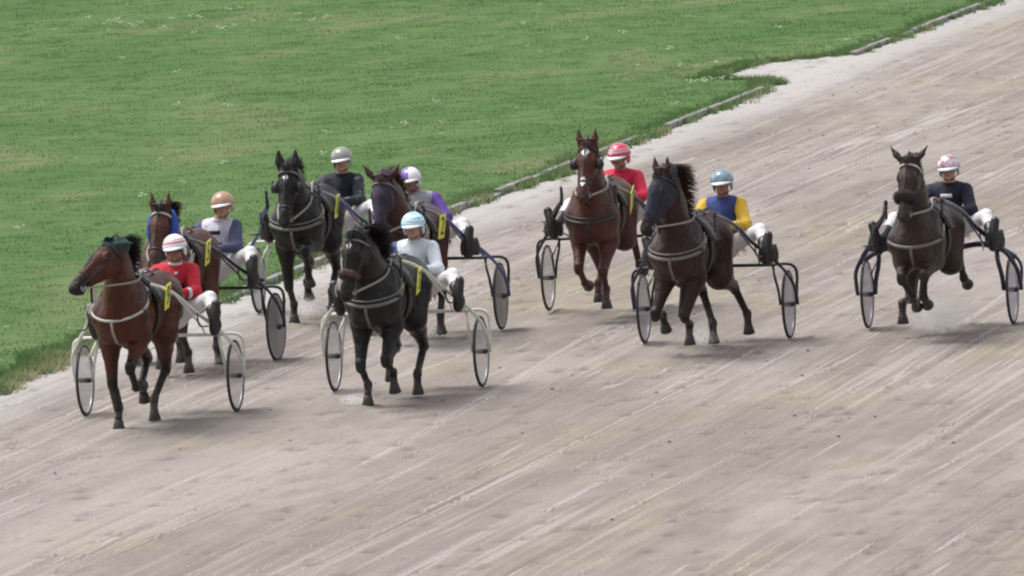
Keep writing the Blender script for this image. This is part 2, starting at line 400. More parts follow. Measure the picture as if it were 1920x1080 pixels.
q = np.stack([idx[:-1, :-1], idx[:-1, 1:], idx[1:, 1:], idx[1:, :-1]], -1).reshape(-1, 4)
cx_ = XX.reshape(-1)[q].ptp(axis=1) if hasattr(np.ndarray, 'ptp') else np.ptp(XX.reshape(-1)[q], axis=1)
q = q[cx_ > .02]
tme = meshnp('racetrack', np.stack([XX, YY, ZZ], -1).reshape(-1, 3), q); tme.attributes.new('darker', 'FLOAT', 'POINT').data.foreach_set('value', DP.astype(np.float32).ravel())
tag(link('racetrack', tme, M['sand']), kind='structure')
# infield turf sheet with ragged edge
ys = np.arange(80, 240, .12); k = np.concatenate([[0, .05, .12, .25, .4, .6, .9, 1.3], np.linspace(2, 40, 40)])
e = edge_x(ys) + RNG.normal(0, .05, len(ys)); X2 = e[:, None] - k[None]; Y2 = np.repeat(ys[:, None], len(k), 1)
Z2 = .035 + .03 * fbm2(X2 * .6, Y2 * .5, 4) + np.where(k[None] == 0, -.05, 0) + .0 * Y2
idx = np.arange(Z2.size).reshape(Z2.shape); q = np.stack([idx[:-1, :-1], idx[1:, :-1], idx[1:, 1:], idx[:-1, 1:]], -1).reshape(-1, 4)
tag(link('infield', meshnp('infield', np.stack([X2, Y2, Z2], -1).reshape(-1, 3), q), M['turf']), kind='structure')

# kerb stones along the turf
M['kerb_stone'] = plain('kerb_stone', (.27, .26, .25), .9, var=.55, scale=5, bump=.5)
M['kerb_side'] = plain('kerb_wood', (.16, .14, .135), .9, var=.4, scale=5, bump=.5)
def kerb_mesh():
    mb = MB(); mb.box((0, 0, -.02), (.10, .998, .20), bev=.015); return meshpy('kerb_stone', mb.v, mb.f)
km = kerb_mesh(); km.materials.append(M['kerb_stone'])
for lab, y0, y1 in (('low weathered grey kerb between turf and sand behind the chestnut horse', 143.5, 165.0),
                    ('low grey kerb half grown over at the upper right end of the turf edge', 171.8, 186.0),
                    ('short low grey kerb in the turf edge behind the two left leading sulkies', 127.5, 138.5)):
    k = tag(empty('kerb', (-29.95, y0, 0)), lab, 'kerb', 'kerbs along the inside edge of the track')
    n = int(y1 - y0)
    for i in range(n):
        o = bpy.data.objects.new('kerb_stone', km); COL.objects.link(o); o.parent = k
        dz = -.07 * max(0, math.sin(i * 1.7 + y0)) * max(0, math.sin(i * .6)) ; o.location = (random.uniform(-.012, .012), i + .5, dz); o.rotation_euler = (0, random.uniform(-.05, .05), random.uniform(-.01, .01))

# grass: clumps instanced on points by geometry nodes
def clump_mesh(name, n, rad, hgt, seed):
    r = random.Random(seed); V = []; Fc = []
    for _ in range(n):
        a = r.uniform(0, 6.28); d = rad * math.sqrt(r.random()); bx, by = d * math.cos(a), d * math.sin(a)
        w = r.uniform(.004, .008); h = hgt * r.uniform(.5, 1.25); ang = r.uniform(0, 6.28); ln = h * r.uniform(.2, .9); t = r.uniform(0, 6.28)
        cx, cy = math.cos(t) * w, math.sin(t) * w; b = len(V)
        V += [(bx - cx, by - cy, 0), (bx + cx, by + cy, 0), (bx + cx * .8 + math.cos(ang) * ln * .4, by + cy * .8 + math.sin(ang) * ln * .4, h * .6), (bx - cx * .8 + math.cos(ang) * ln * .4, by - cy * .8 + math.sin(ang) * ln * .4, h * .6), (bx + math.cos(ang) * ln, by + math.sin(ang) * ln, h)]
        Fc += [(b, b + 1, b + 2, b + 3), (b + 3, b + 2, b + 4)]
    return meshpy(name, V, Fc)
def grass_mat(name, c0, c1):
    t = NT(name); oi = t.new('ShaderNodeObjectInfo'); g = t.new('ShaderNodeNewGeometry'); 
    big = t.noise(t.map(g.outputs['Position'], (1, .5, 1)), .35, 4); med = t.noise(t.map(g.outputs['Position'], (1, .5, 1)), 1.6, 3)
    dr = t.noise(t.map(g.outputs['Position'], (1, .28, 1), (11, 3, 0)), .5, 4, .6)
    c = t.mix(t.ramp(big, .32, .68), c0, c1); c = t.mix(t.ramp(med, .35, .7, 0, .4), c, tuple(x * .75 for x in c0))
    c = t.mix(t.ramp(dr, .50, .68, 0, .55), c, (.170, .185, .095))
    t.color(c); t.b.inputs['Roughness'].default_value = .9; t.b.inputs['Specular IOR Level'].default_value = .02
    tr = t.new('ShaderNodeBsdfTranslucent'); t.l.new(c, tr.inputs[0]); mx = t.new('ShaderNodeMixShader'); mx.inputs[0].default_value = .45
    t.l.new(t.b.outputs[0], mx.inputs[1]); t.l.new(tr.outputs[0], mx.inputs[2]); t.l.new(mx.outputs[0], t.n['Material Output'].inputs[0]); return t.m
M['grass'] = grass_mat('grass_blades', (.101, .183, .066), (.139, .215, .088))
M['dry_grass'] = grass_mat('dry_grass_blades', (.30, .30, .16), (.36, .35, .22))
M['petal'] = plain('petal', (.50, .54, .38), .6, var=.2, bump=0)
def scatter(name, pts, scales, src_mesh, mat, label, kind='stuff', cat=None):
    src_mesh.materials.append(mat)
    me = bpy.data.meshes.new(name); me.vertices.add(len(pts)); me.vertices.foreach_set('co', np.asarray(pts, np.float32).ravel())
    a = me.attributes.new('sz', 'FLOAT', 'POINT'); a.data.foreach_set('value', np.asarray(scales, np.float32))
    o = bpy.data.objects.new(name, me); COL.objects.link(o)
    ng = bpy.data.node_groups.new(name, 'GeometryNodeTree')
    ng.interface.new_socket('Geometry', in_out='INPUT', socket_type='NodeSocketGeometry'); ng.interface.new_socket('Geometry', in_out='OUTPUT', socket_type='NodeSocketGeometry')
    gi = ng.nodes.new('NodeGroupInput'); go = ng.nodes.new('NodeGroupOutput'); ip = ng.nodes.new('GeometryNodeInstanceOnPoints')
    src = bpy.data.objects.new(name + '_clump', src_mesh)          # unlinked source object, used only through the node tree
    oi = ng.nodes.new('GeometryNodeObjectInfo'); oi.inputs['Object'].default_value = src; oi.inputs['As Instance'].default_value = True
    rv = ng.nodes.new('FunctionNodeRandomValue'); rv.data_type = 'FLOAT_VECTOR'; rv.inputs[0].default_value = (-.08, -.08, 0); rv.inputs[1].default_value = (.08, .08, 6.28)
    na = ng.nodes.new('GeometryNodeInputNamedAttribute'); na.data_type = 'FLOAT'; na.inputs['Name'].default_value = 'sz'
    L = ng.links
    L.new(gi.outputs[0], ip.inputs['Points']); L.new(oi.outputs['Geometry'], ip.inputs['Instance']); L.new(rv.outputs[0], ip.inputs['Rotation']); L.new(na.outputs[0], ip.inputs['Scale'])
    L.new(ip.outputs[0], go.inputs[0])
    m = o.modifiers.new('scatter', 'NODES'); m.node_group = ng
    return tag(o, label, cat, kind=kind)
n = 22000
yy = RNG.uniform(96, 205, n); dd = RNG.uniform(0, 1, n) ** 1.25 * 19; xx = edge_x(yy) - dd + .03
zz = .03 + .03 * fbm2(xx * .6, yy * .5, 4)
scatter('grass', np.stack([xx, yy, zz], 1), RNG.uniform(.7, 1.25, n), clump_mesh('grass_clump', 22, .24, .018, 1), M['grass'], 'short mown green infield grass with paler dry patches beside the track', cat='grass')
n = 2600
yy = RNG.uniform(96, 200, n); yy = np.concatenate([yy, RNG.normal(141.5, 1.8, 260), RNG.normal(124.5, 2.2, 300), RNG.uniform(165, 173.5, 180)]); n = len(yy)
xx = edge_x(yy) + RNG.normal(-.02, .09, n)
scatter('verge_grass', np.stack([xx, yy, np.full(n, .0)], 1), RNG.uniform(.5, 1.2, n), clump_mesh('verge_clump', 26, .10, .10, 2), M['grass'], 'ragged longer grass creeping over the edge of the sand', cat='grass')
n = 900
yy = np.concatenate([RNG.normal(141.3, 1.6, 330), RNG.normal(124.0, 2.2, 330), RNG.uniform(98, 186, 240)]); xx = edge_x(yy) + RNG.normal(.08, .09, n)
scatter('dry_grass', np.stack([xx, yy, np.full(n, 0.)], 1), RNG.uniform(.5, 1.15, n), clump_mesh('dry_clump', 22, .12, .09, 3), M['dry_grass'], 'pale bleached grass lying over the sand at the turf edge', cat='grass')
def flower_mesh():
    mb = MB()
    for k in range(4):
        a = k * 1.7; mb.ellipsoid((.05 * math.cos(a) * (k > 0), .05 * math.sin(a) * (k > 0), .085 + .01 * k), (.022, .022, .012), 6, 3)
    return meshpy('flower', mb.v, mb.f)
n = 110
yy = RNG.uniform(100, 200, n); xx = edge_x(yy) - RNG.uniform(.3, 18, n)
g = []
for (cy, cx, m, sy, sx) in ((186, -43.6, 16, 1.3, .8), (183.5, -41.5, 12, 1.2, .6), (166, -46, 6, 2, .8), (166, -30.9, 8, .5, .12), (158, -33.4, 8, 2, .6)):
    g.append(np.stack([RNG.normal(cx, sx, m), RNG.normal(cy, sy, m)], 1))
g = np.concatenate([np.stack([xx, yy], 1)] + g)
scatter('wildflowers', np.stack([g[:, 0], g[:, 1], np.full(len(g), .03)], 1), RNG.uniform(.4, 1.1, len(g)), flower_mesh(), M['petal'], 'small white and cream wildflowers scattered through the infield grass', cat='wildflowers')
# sand clods
def clod_mesh():
    mb = MB(); r = random.Random(2)
    for k in range(2): mb.ellipsoid((r.uniform(-.03, .03), r.uniform(-.03, .03), .008), (r.uniform(.01, .022), r.uniform(.01, .022), r.uniform(.006, .014)), 6, 3)
    return meshpy('clod', mb.v, mb.f)
M['clod'] = plain('sand_clods', (.20, .17, .155), .95, var=.4, scale=9, bump=.4)
n = 600
yy = RNG.uniform(94, 200, n); xx = -28 - (yy - 110) * .118 + RNG.uniform(-3, 15, n); ok = xx > -29.3; 
scatter('sand_clods', np.stack([xx[ok], yy[ok], np.full(ok.sum(), .0)], 1), RNG.uniform(.3, .9, ok.sum()), clod_mesh(), M['clod'], 'small clods of moist sand thrown up on the racing surface', cat='clods')

# ---------------------------------------------------------------- horses
def P3(f, s, z): return Vector((s, -f, z))
def dirv(a, lat=0.):                         # a: degrees from straight down, forward positive; lat: outward
    return (math.sin(R(a)), math.sin(R(lat)) * math.cos(R(a)), -math.cos(R(a)) * math.cos(R(lat)))
class Ring:
    def __init__(s, pos, Q): s.t = BVHTree.FromPolygons([tuple(p) for p in pos], [tuple(q) for q in Q])
    def hit(s, c, d, off=.004, far=1.2):      # from outside in towards c
        d = Vector(d).normalized(); o = Vector(c) + d * far; h = s.t.ray_cast(o, -d, far)
        if h[0] is None: return Vector(c) + d * .05, d
        return h[0] + d * off, (h[1] if h[1].dot(d) > 0 else -h[1])
    def inner(s, c, d, off=.004, far=1.2):
        d = Vector(d).normalized(); h = s.t.ray_cast(Vector(c), d, far)
        if h[0] is None: return Vector(c) + d * .05, d
        return h[0] + d * off, (h[1] if h[1].dot(d) > 0 else -h[1])
def hair(mb, root, d0, d1, L, r, rng, seg=4, wave=.02):
    p = Vector(root); pts = [p.copy()]; d0 = Vector(d0).normalized(); d1 = Vector(d1).normalized(); ph = rng.uniform(0, 6); ax = Vector((rng.uniform(-1, 1), rng.uniform(-1, 1), rng.uniform(-1, 1)))
    for i in range(seg):
        t = (i + .5) / seg; d = d0.lerp(d1, t).normalized() + ax * wave * math.sin(ph + 4 * t) / max(L, .05); p = p + d * (L / seg); pts.append(p.copy())
    mb.tube(pts, [r, r, r * .85, r * .6, r * .15][:seg + 1], n=3, cap=False)

def make_horse(name_label, loc, rz, fore, hind, poll, nose, coatm, mane, mane_dir=(.7, .6, .1), mane_len=.2, ears='up', hoodmat=None, browband=None,
               collar='grey', plate=None, blinkers=False, roll=None, mask=None, lift=0., tint=None, socks=(), star=0, rein_to=None, boots=(), rollcol=None, scale=1.0, seed=1, cheekroll=None, neckbend=0., breast='double', size=0.013):
    """ fore/hind: (right, left) legs; each a list of segment angles + outward lean """
    rng = random.Random(seed)
    B = Body(); N = (1, 0, 0); LT = {}
    legpts = {}
    def hoofdir(a3): return np.array(dirv(a3 * .75 - 8 if a3 < 20 else a3 * .45)) if a3 > -30 else np.array(dirv(a3 * .9))
    def ik(A_, T_, l1, l2, sgn_bend):
        d = T_ - A_; L = float(np.linalg.norm(d)); Lm = (l1 + l2) * .995
        if L > Lm: T_ = A_ + d * (Lm / L); d = T_ - A_; L = Lm
        c = (l1 * l1 + L * L - l2 * l2) / (2 * L); h = math.sqrt(max(0, l1 * l1 - c * c)); u = d / L
        p = np.array([1., 0, 0]) * sgn_bend; p = p - u * (p @ u); p = p / (np.linalg.norm(p) + 1e-9)
        return A_ + u * c + p * h, T_
    def leg_fore(sgn, A):
        hf, hz, pa_, hs = A; hb = np.array([hf, sgn * hs, hz]); fe = hb - hoofdir(pa_) * .085 - np.array(dirv(pa_)) * .115
        e = np.array([.37 + .10 * (hf - .3), sgn * .155, .90 + zoff + .05 * (hz > .25)])
        kn, fe = ik(e, fe, .41, .29, 1.); return e, kn, fe, fe + np.array(dirv(pa_)) * .115, pa_
    def leg_hind(sgn, A):
        hf, hz, pa_, hs = A; hb = np.array([hf, sgn * hs, hz]); fe = hb - hoofdir(pa_) * .085 - np.array(dirv(pa_)) * .115
        h = np.array([-.56, sgn * .12, 1.22 + zoff]); a1 = min(55, max(6, 32 + (hf + .6) * 30 + (12 if hz > .3 else 0))); st = h + np.array(dirv(a1)) * .40 + [0, sgn * .05, 0]
        hk, fe = ik(st, fe, .46, .36, -1.); return h, st, hk, fe, fe + np.array(dirv(pa_)) * .115, pa_
    zoff = lift
    FR, FL = leg_fore(-1, fore[0]), leg_fore(1, fore[1]); HR, HL = leg_hind(-1, hind[0]), leg_hind(1, hind[1])
    for L_ in (FR, FL, HR, HL):
        for p_ in L_[:-1]: p_[2] -= zoff
    def T(p): return np.array([p[1], -p[0], p[2] + zoff])
    def V3(p): return Vector(T(p))
    # trunk
    B.ell(T((.08, 0, 1.15)), (.255, .62, .31)); B.ell(T((.42, 0, 1.17)), (.215, .30, .30)); B.ell(T((.30, 0, 1.42)), (.075, .34, .13))
    B.ell(T((-.40, 0, 1.23)), (.225, .42, .25)); B.ell(T((-.66, 0, 1.30)), (.22, .30, .20)); B.ell(T((-.2, 0, 1.36)), (.12, .55, .13))
    B.cap(T((.62, .07, 1.14)), T((.56, .10, .98)), .115, .10); B.cap(T((.62, -.07, 1.14)), T((.56, -.10, .98)), .115, .10)
    for sg, L in ((-1, FR), (1, FL)):
        e, kn, fe, pa, a = L
        sh = (.50, sg * .15, 1.16)
        B.cap(T((.30, sg * .12, 1.38)), T(sh), .09, .125, k=.07); B.cap(T(sh), T(e), .125, .095, k=.07)
        m = e * .72 + kn * .28
        B.cap(T(e), T(m), .105, .082, tint=.0, k=.06); B.cap(T(m), T(kn), .078, .048, tint=.35, k=.03)
        B.cap(T(kn + [0.008, 0, .03]), T(kn + [.004, 0, -.03]), .050, .046, tint=.9, k=.02)
        B.cap(T(kn), T(fe), .038, .033, tint=1, k=.02); B.cap(T(kn + [-.022, 0, -.03]), T(fe + [-.02, 0, .02]), .016, .017, tint=1, k=.015)
        B.cap(T(fe + [-.006, 0, .012]), T(fe), .042, .042, tint=1, k=.02); B.cap(T(fe), T(pa), .036, .039, tint=1, k=.02)
    for sg, L in ((-1, HR), (1, HL)):
        h, st, hk, fe, pa, a = L
        B.cap(T(h), T(st), .185, .125, k=.08); B.cap(T(h + [-.16, 0, -.02]), T(st * .45 + hk * .55 + [-.03, 0, .06]), .12, .062, k=.06)
        m = st * .6 + hk * .4
        B.cap(T(st), T(m), .13, .086, tint=0, k=.05); B.cap(T(m), T(hk), .082, .050, tint=.4, k=.03)
        B.cap(T(hk + [-.03, 0, .045]), T(hk + [0.0, 0, -.03]), .034, .043, tint=.9, k=.02)
        B.cap(T(hk), T(fe), .042, .035, tint=1, k=.02); B.cap(T(hk + [-.03, 0, -.02]), T(fe + [-.022, 0, .02]), .016, .017, tint=1, k=.015)
        B.cap(T(fe), T(fe + [-.008, 0, .012]), .043, .043, tint=1, k=.02); B.cap(T(fe), T(pa), .037, .041, tint=1, k=.02)
    for sg in (-1, 1):                        # shoulder, triceps, breast, rib and thigh muscles
        B.cap(T((.36, sg * .135, 1.42)), T((.50, sg * .19, 1.14)), .065, .085, k=.025); B.cap(T((.26, sg * .185, 1.12)), T((.36, sg * .185, .97)), .085, .07, k=.02)
        B.cap(T((.60, sg * .085, 1.16)), T((.52, sg * .15, .98)), .095, .075, k=.015)
        for r_ in range(5): B.cap(T((.08 - r_ * .1, sg * .245, 1.22)), T((.02 - r_ * .1, sg * .225, 1.0)), .016, .014, k=.03)
        B.cap(T((-.72, sg * .15, 1.32)), T((-.60, sg * .205, 1.08)), .085, .075, k=.025); B.cap(T((-.42, sg * .17, 1.30)), T((-.46, sg * .20, 1.26)), .05, .05, k=.03)
    # neck and head
    po = V3(poll); D = Vector((nose[1], -nose[0], nose[2])).normalized(); side = Vector((0, 0, 1)).cross(-D); side = Vector((-D.y, D.x, 0)).normalized() if abs(D.z) < .995 else Vector((1, 0, 0))
    if side.x < 0: side = -side
    Uv = side.cross(D).normalized()
    if Uv.z < 0 and abs(Uv.z) > .05: Uv = -Uv
    if abs(D.z) > .5:                         # forehead normal must look ahead/up
        if Uv.y > 0: Uv = -Uv
    hs_ = 1.10
    def H(t, s_, u): return po + (D * t + side * s_ * 1.04 + Uv * u) * hs_
    nk = np.array(N, np.float32)
    w1 = V3((.30, 0, 1.44)); w2 = V3((.55, 0, 1.13)); c1 = H(-.02, 0, -.045); c2 = H(.04, 0, -.16)
    m1 = w1.lerp(c1, .5) + Vector((neckbend, .02, .045)); m2 = w2.lerp(c2, .5) + Vector((neckbend, .02, -.02))
    for a, b, ra, rb in ((w1, m1, .13, .10), (m1, c1, .10, .088), (w2, m2, .20, .145), (m2, c2, .145, .105), (w1.lerp(w2, .5), m1.lerp(m2, .5), .215, .16), (m1.lerp(m2, .5), c1.lerp(c2, .5), .16, .115)):
        B.cap(a, b, ra, rb, q=.72, n=nk, k=.08)
    sd_ = np.array(side, np.float32)
    HB = []
    def hc(a, b, ra, rb, tint=0, q=1., k=.03): ra *= hs_ * 1.03; rb *= hs_ * 1.03; HB.append((a, b, ra, rb, tint, q, k)); B.cap(a, b, ra, rb, tint=tint, q=q, n=sd_, k=k)
    hc(H(0, 0, -.055), H(.17, 0, -.055), .090, .098, q=.88); hc(H(.16, 0, -.045), H(.46, 0, -.055), .088, .056, q=.74)
    hc(H(.10, .03, -.13), H(.18, .03, -.13), .08, .08, q=.7); hc(H(.10, -.03, -.13), H(.18, -.03, -.13), .08, .08, q=.7)
    hc(H(.18, 0, -.14), H(.47, 0, -.105), .075, .038, q=.62); hc(H(.46, 0, -.06), H(.545, 0, -.07), .062, .054, tint=.9, q=.92)
    hc(H(.53, 0, -.12), H(.50, 0, -.13), .028, .032, tint=.9)
    for sg in (-1, 1):
        B.cap(H(.52, sg * .034, -.04), H(.545, sg * .03, -.055), .027, .022, tint=1, k=.015)
        B.cap(H(.15, sg * .072, -.015), H(.19, sg * .074, -.03), .026, .022, tint=.3, k=.02)
        B.cap(H(.20, sg * .074, -.055), H(.35, sg * .056, -.062), .013, .010, k=.012); B.cap(H(.12, sg * .078, .006), H(.17, sg * .086, -.002), .014, .012, k=.012)
    edir = {'up': -D * .75 + Uv * .55 + Vector((0, .1, .35)), 'side': -D * .6 + Uv * .3 + Vector((0, 0, .45)), 'back': -D * .55 - Uv * .5 + Vector((0, .5, .1))}[ears].normalized()
    EARS = []
    for sg in (-1, 1):
        b = H(.0, sg * .062, -.005); out = side * sg * (.18 if ears == 'up' else .85 if ears == 'side' else .25); e1 = (edir + out).normalized()
        eL = 1.15 if ears == 'side' else 1.0; t1 = b + e1 * .08 * eL; t2 = b + e1 * .19 * eL - side * sg * .012
        fn = np.array(Uv if ears != 'back' else Vector((0, 0, 1)), np.float32)
        for a_, b_, ra, rb in ((b, t1, .030, .036), (t1, t2, .036, .007)): B.cap(a_, b_, ra, rb, q=.55, n=fn, k=.015, tint=.25)
        EARS.append((b, t1, t2, fn))
    # dock of the tail
    dk = (-.90, 0, 1.36); B.cap(T((-.84, 0, 1.36)), T((-.98, 0, 1.33)), .055, .035)
    me, pos, Q = B.mesh('horse_body', size)
    if star:                                  # white marks on forehead and nose are coat, kept as vertex tint 2
        a = np.zeros(len(pos), np.float32); me.attributes['tint'].data.foreach_get('value', a)
        for (t0, rr) in ((.10, .050), (.40, .044)) if star == 2 else ((.11, .034),):
            c = H(t0, 0, 0.035); d = np.linalg.norm((pos - np.array(c)) * 1.0, axis=1); lat = np.abs((pos - np.array(po)) @ np.array(side)); al = np.abs((pos - np.array(H(t0, 0, 0))) @ np.array(D))
            m = (lat / rr + al / (rr * 1.6) < 1) & (((pos - np.array(po)) @ np.array(Uv)) > -.06); a[m] = 2.0
        me.attributes['tint'].data.foreach_set('value', a)
    root = tag(empty('horse', loc, rz), name_label, 'horse', 'trotters pulling sulkies in the race'); root.scale = (scale,) * 3
    link('body', me, coatm, root)
    K = Ring(pos, Q)
    # hooves
    for L in (FR, FL, HR, HL):
        pa, a = L[-2], L[-1]; d_ = hoofdir(a); d = Vector((0, -d_[0], d_[2])); up = -d; x = Vector((1, 0, 0)); y = up.cross(x)
        Mx = Matrix((x, y, up)).transposed(); mb = MB()
        mb.lathe([(.034, .095), (.044, .085), (.048, .06), (.062, .004), (.060, 0)], c=V3(pa) + d * .085, n=14, M=Mx); mb.build('hoof', M['hoof'], root)
    for i in boots:                           # protective boots on the cannons
        L = (FR, FL)[i]; mb = MB(); a, b = V3(L[1]), V3(L[2]); mb.tube([a.lerp(b, .12), a.lerp(b, .3), a.lerp(b, .75), a.lerp(b, 1.0)], [.046, .050, .048, .050], 12); mb.build('leg_boot', M['black_leather'], root)
    # eyes, nostrils, mouth
    for sg in (-1, 1):
        mb = MB(); mb.ellipsoid(H(.17, sg * .088, -.028), (.017, .021, .017), 10, 6); mb.build('eye', M['eye'], root)
        mb = MB(); mb.ellipsoid(H(.548, sg * .046, -.048), (.011, .013, .017), 8, 5); mb.build('nostril', M['nostril'], root)
    # mane, forelock, tail
    mb = MB(); md = Vector(mane_dir).normalized()
    for i in range(760):
        t = rng.random() ** .8; p = (w1.lerp(m1, (t) * 2) if t < .5 else m1.lerp(c1, (t - .5) * 2)); off = (.118 - .045 * t)
        nrm = Vector((0, .55, .75)).normalized(); rt = p + nrm * off * .86 + Vector((rng.uniform(-.018, .018), 0, 0))
        L_ = mane_len * rng.uniform(.45, 1.2) * (.7 + .5 * t)
        hair(mb, rt, Vector((md.x * .6, .5, .35)) + Vector((rng.uniform(-.3, .3), 0, 0)), md + Vector((rng.uniform(-.2, .2), rng.uniform(-.2, .2), rng.uniform(-.55, .1))), L_, rng.uniform(.003, .0055), rng, wave=.009)
    mb.build('mane', mane, root)
    mb = MB()
    for i in range(70):
        rt = H(rng.uniform(-.03, .02), rng.uniform(-.04, .04), .025); hair(mb, rt, Uv * .8 + D * .2, D * 1.0 + Uv * .12 + Vector((md.x * .5 + rng.uniform(-.3, .3), 0, rng.uniform(-.1, .3))), rng.uniform(.05, .11), .0045, rng)
    mb.build('forelock', mane, root)
    mb = MB(); dk3 = V3((-.96, 0, 1.33))
    for i in range(240):
        sx = rng.uniform(-.03, .03); hair(mb, dk3 + Vector((sx, rng.uniform(0, .05), rng.uniform(-.03, .03))), (sx * 4, 1, .05), (rng.uniform(-.25, .25) + md.x * .2, rng.uniform(.3, .7), -1), rng.uniform(.35, .75), .008, rng, wave=.02)
    mb.build('tail', mane, root)
    # ---- harness
    strapm = {'grey': M['grey_strap'], 'white': M['white_strap'], 'tan': M['tan_strap'], 'black': M['black_leather']}[collar]
    def ring(c, u, v, w, th, mat, name, par=root, off=.003, n=40, a0=0, a1=360, inner=False):
        pts = []; nn = []
        closed = (a1 - a0) >= 360; m = n if closed else n + 1
        for i in range(m):
            w_ = R(a0 + (a1 - a0) * i / n); d = u * math.cos(w_) + v * math.sin(w_); h = (K.inner if inner else K.hit)(c, d, off, .55 if not inner else 1.); pts.append(h[0]); nn.append(h[1] if h[1].dot(d) > .3 else d)
        for _ in range(2):
            if closed: pts = [(pts[i - 1] + pts[i] * 2 + pts[(i + 1) % m]) / 4 for i in range(m)]
        nn = [(p - Vector(c)).normalized() for p in pts]
        return MB().band(pts, nn, w, th, closed).build(name, mat, par)
    X_, Y_, Z_ = Vector((1, 0, 0)), Vector((0, 1, 0)), Vector((0, 0, 1))
    g0 = V3((.10, 0, 1.16))
    girth = ring(g0, X_, Z_, .085, .012, M['black_leather'], 'girth', off=.008)
    mb = MB(); 
    for sg in (-1, 1):
        pts = []; nn = []
        for i in range(7):
            w_ = R(90 - sg * (8 + i * 11)); d = X_ * math.cos(w_) + Z_ * math.sin(w_); h = K.inner(g0, d, .02); pts.append(h[0]); nn.append(d)
        mb.band(pts, nn, .17, .035)
    pad = mb.build('saddle_pad', M['black_leather'], root)
    mb = MB()
    for sg in (-1, 1):                        # terrets (rein rings)
        h = K.inner(g0, X_ * sg * .28 + Z_, .05)[0]; mb = MB(); mb.tube([h + Vector((0, .022 * math.cos(a * .785), .025 + .022 * math.sin(a * .785))) for a in range(9)], .005, 6, False); mb.build('terret', M['silver'], root)
    ct = V3((.20, 0, 1.16))
    def frontarc(dz0, dz1, w, mat, nm, th=.012, u_off=.01):
        pts = []; nn = []
        for i in range(37):
            a = -118 + 236 * i / 36; zz = dz0 + (dz1 - dz0) * math.exp(-(a / 62.) ** 2)
            c = ct + Vector((0, 0, zz)); d = Vector((math.sin(R(a)), -math.cos(R(a)), 0)); h = K.hit(c, d, u_off, .9); pts.append(h[0]); nn.append(Vector((d.x, d.y, .1)))
        for _ in range(3): pts = [pts[0]] + [(pts[i - 1] + pts[i] * 2 + pts[i + 1]) / 4 for i in range(1, 36)] + [pts[-1]]
        return MB().band(pts, nn, w, th).build(nm, mat, root), pts
    bc, bp = frontarc(.15 if breast != 'v' else .26, -.05 if breast != 'v' else -.04, .034 if breast != 'v' else .026, strapm if breast != 'v' else M['white_strap'], 'breast_collar')
    if breast == 'double': frontarc(.19, .0, .017, strapm, 'breast_collar_upper_strap')
    # neck strap holding it up and martingale down between the legs
    mid = bp[18]
    mc = V3((.15, 0, 1.02)); mp = [mid]; mn = [-Y_]
    for an in (0, -14, -28, -42, -56, -70):
        d = Vector((0, -math.cos(R(an)), math.sin(R(an)))); h = K.hit(mc, d, .008, .9)[0]
        if h.z < mid.z - .03: mp.append(h); mn.append(d)
    MB().band(mp, mn, .028, .008).build('martingale', strapm, root)
    for sg in (-1, 1):
        q0 = bp[18 + sg * 11]; q1 = K.inner(g0 + Vector((0, -.10, 0)), X_ * sg * .35 + Z_, .012)[0]; c_m = K.hit(ct + Vector((0, -.06, .22)), Vector((sg, -.35, .25)), .008, .6)[0]
        MB().band([q0, c_m, q1], [(sg, 0, .3)] * 3, .022, .007).build('neck_strap', strapm, root)
    cr = []                                   # back strap to the tail
    for f_ in (.02, -.2, -.45, -.7, -.88):
        h = K.inner(V3((f_, 0, 1.2)), Z_, .006)[0]; cr.append(h)
    MB().band(spline(cr, 4), [Z_] * 17, .026, .006).build('back_strap', M['black_leather'], root)
    for sg in (-1, 1):                        # shaft loop and buckle on the saddle
        h = K.inner(g0, X_ * sg * .9 + Z_ * .55, .03)[0]; MB().tube([h + Vector((0, .04 * math.cos(a * .785), .045 * math.sin(a * .785))) for a in range(9)], .010, 6, False).build('shaft_loop', M['black_leather'], root)
        h = bp[18 + sg * 11]; MB().tube([h + Vector((sg * .012, .022 * math.cos(a * .785), .022 * math.sin(a * .785))) for a in range(9)], .005, 6, False).build('buckle', M['silver'], root)
    # bridle
    hd = lambda t: H(t, 0, -.075)
    br = empty('bridle', (0, 0, 0)); br.parent = root
    bl = M['black_leather']
    bm_ = {None: bl, 'white': M['white_strap'], 'grey': M['grey_strap'], 'tan': M['tan_strap']}[browband]
    ring(hd(.055), side, Uv, .022 if browband else .016, .006, bm_, 'browband', br, off=.014 if (mask or hoodmat) else .006, a0=-25, a1=205)
    ring(hd(.40), side, Uv, .022, .006, bl, 'noseband', br)
    ring(hd(.02), side, (Uv - D * .5).normalized(), .018, .006, bl, 'crownpiece', br)
    for sg in (-1, 1):
        pts = [K.inner(hd(t), side * sg + Uv * (.25 - t * .5), .006)[0] for t in (.03, .12, .22, .32, .42, .50)]
        MB().band(pts, [side * sg] * 6, .018, .005).build('cheekpiece', bl, br)
        b = H(.495, sg * .056, -.095); MB().tube([b + D * .028 * math.cos(a * .785) + Uv * .028 * math.sin(a * .785) for a in range(9)], .005, 6, False).build('bit_ring', M['silver'], br)
    MB().tube([H(.50, -.055, -.098), H(.50, .055, -.098)], .006, 6).build('bit', M['silver'], br)
    MB().band(spline([H(.40, 0, .0), K.inner(hd(.25), Uv, .01)[0], K.inner(hd(.08), Uv, .012)[0], H(-.09, 0, .03), m1 + Vector((0, .02, .12)), K.inner(g0, Z_, .04)[0]], 5), [Uv] * 26, .012, .005).build('overcheck', bl, root)
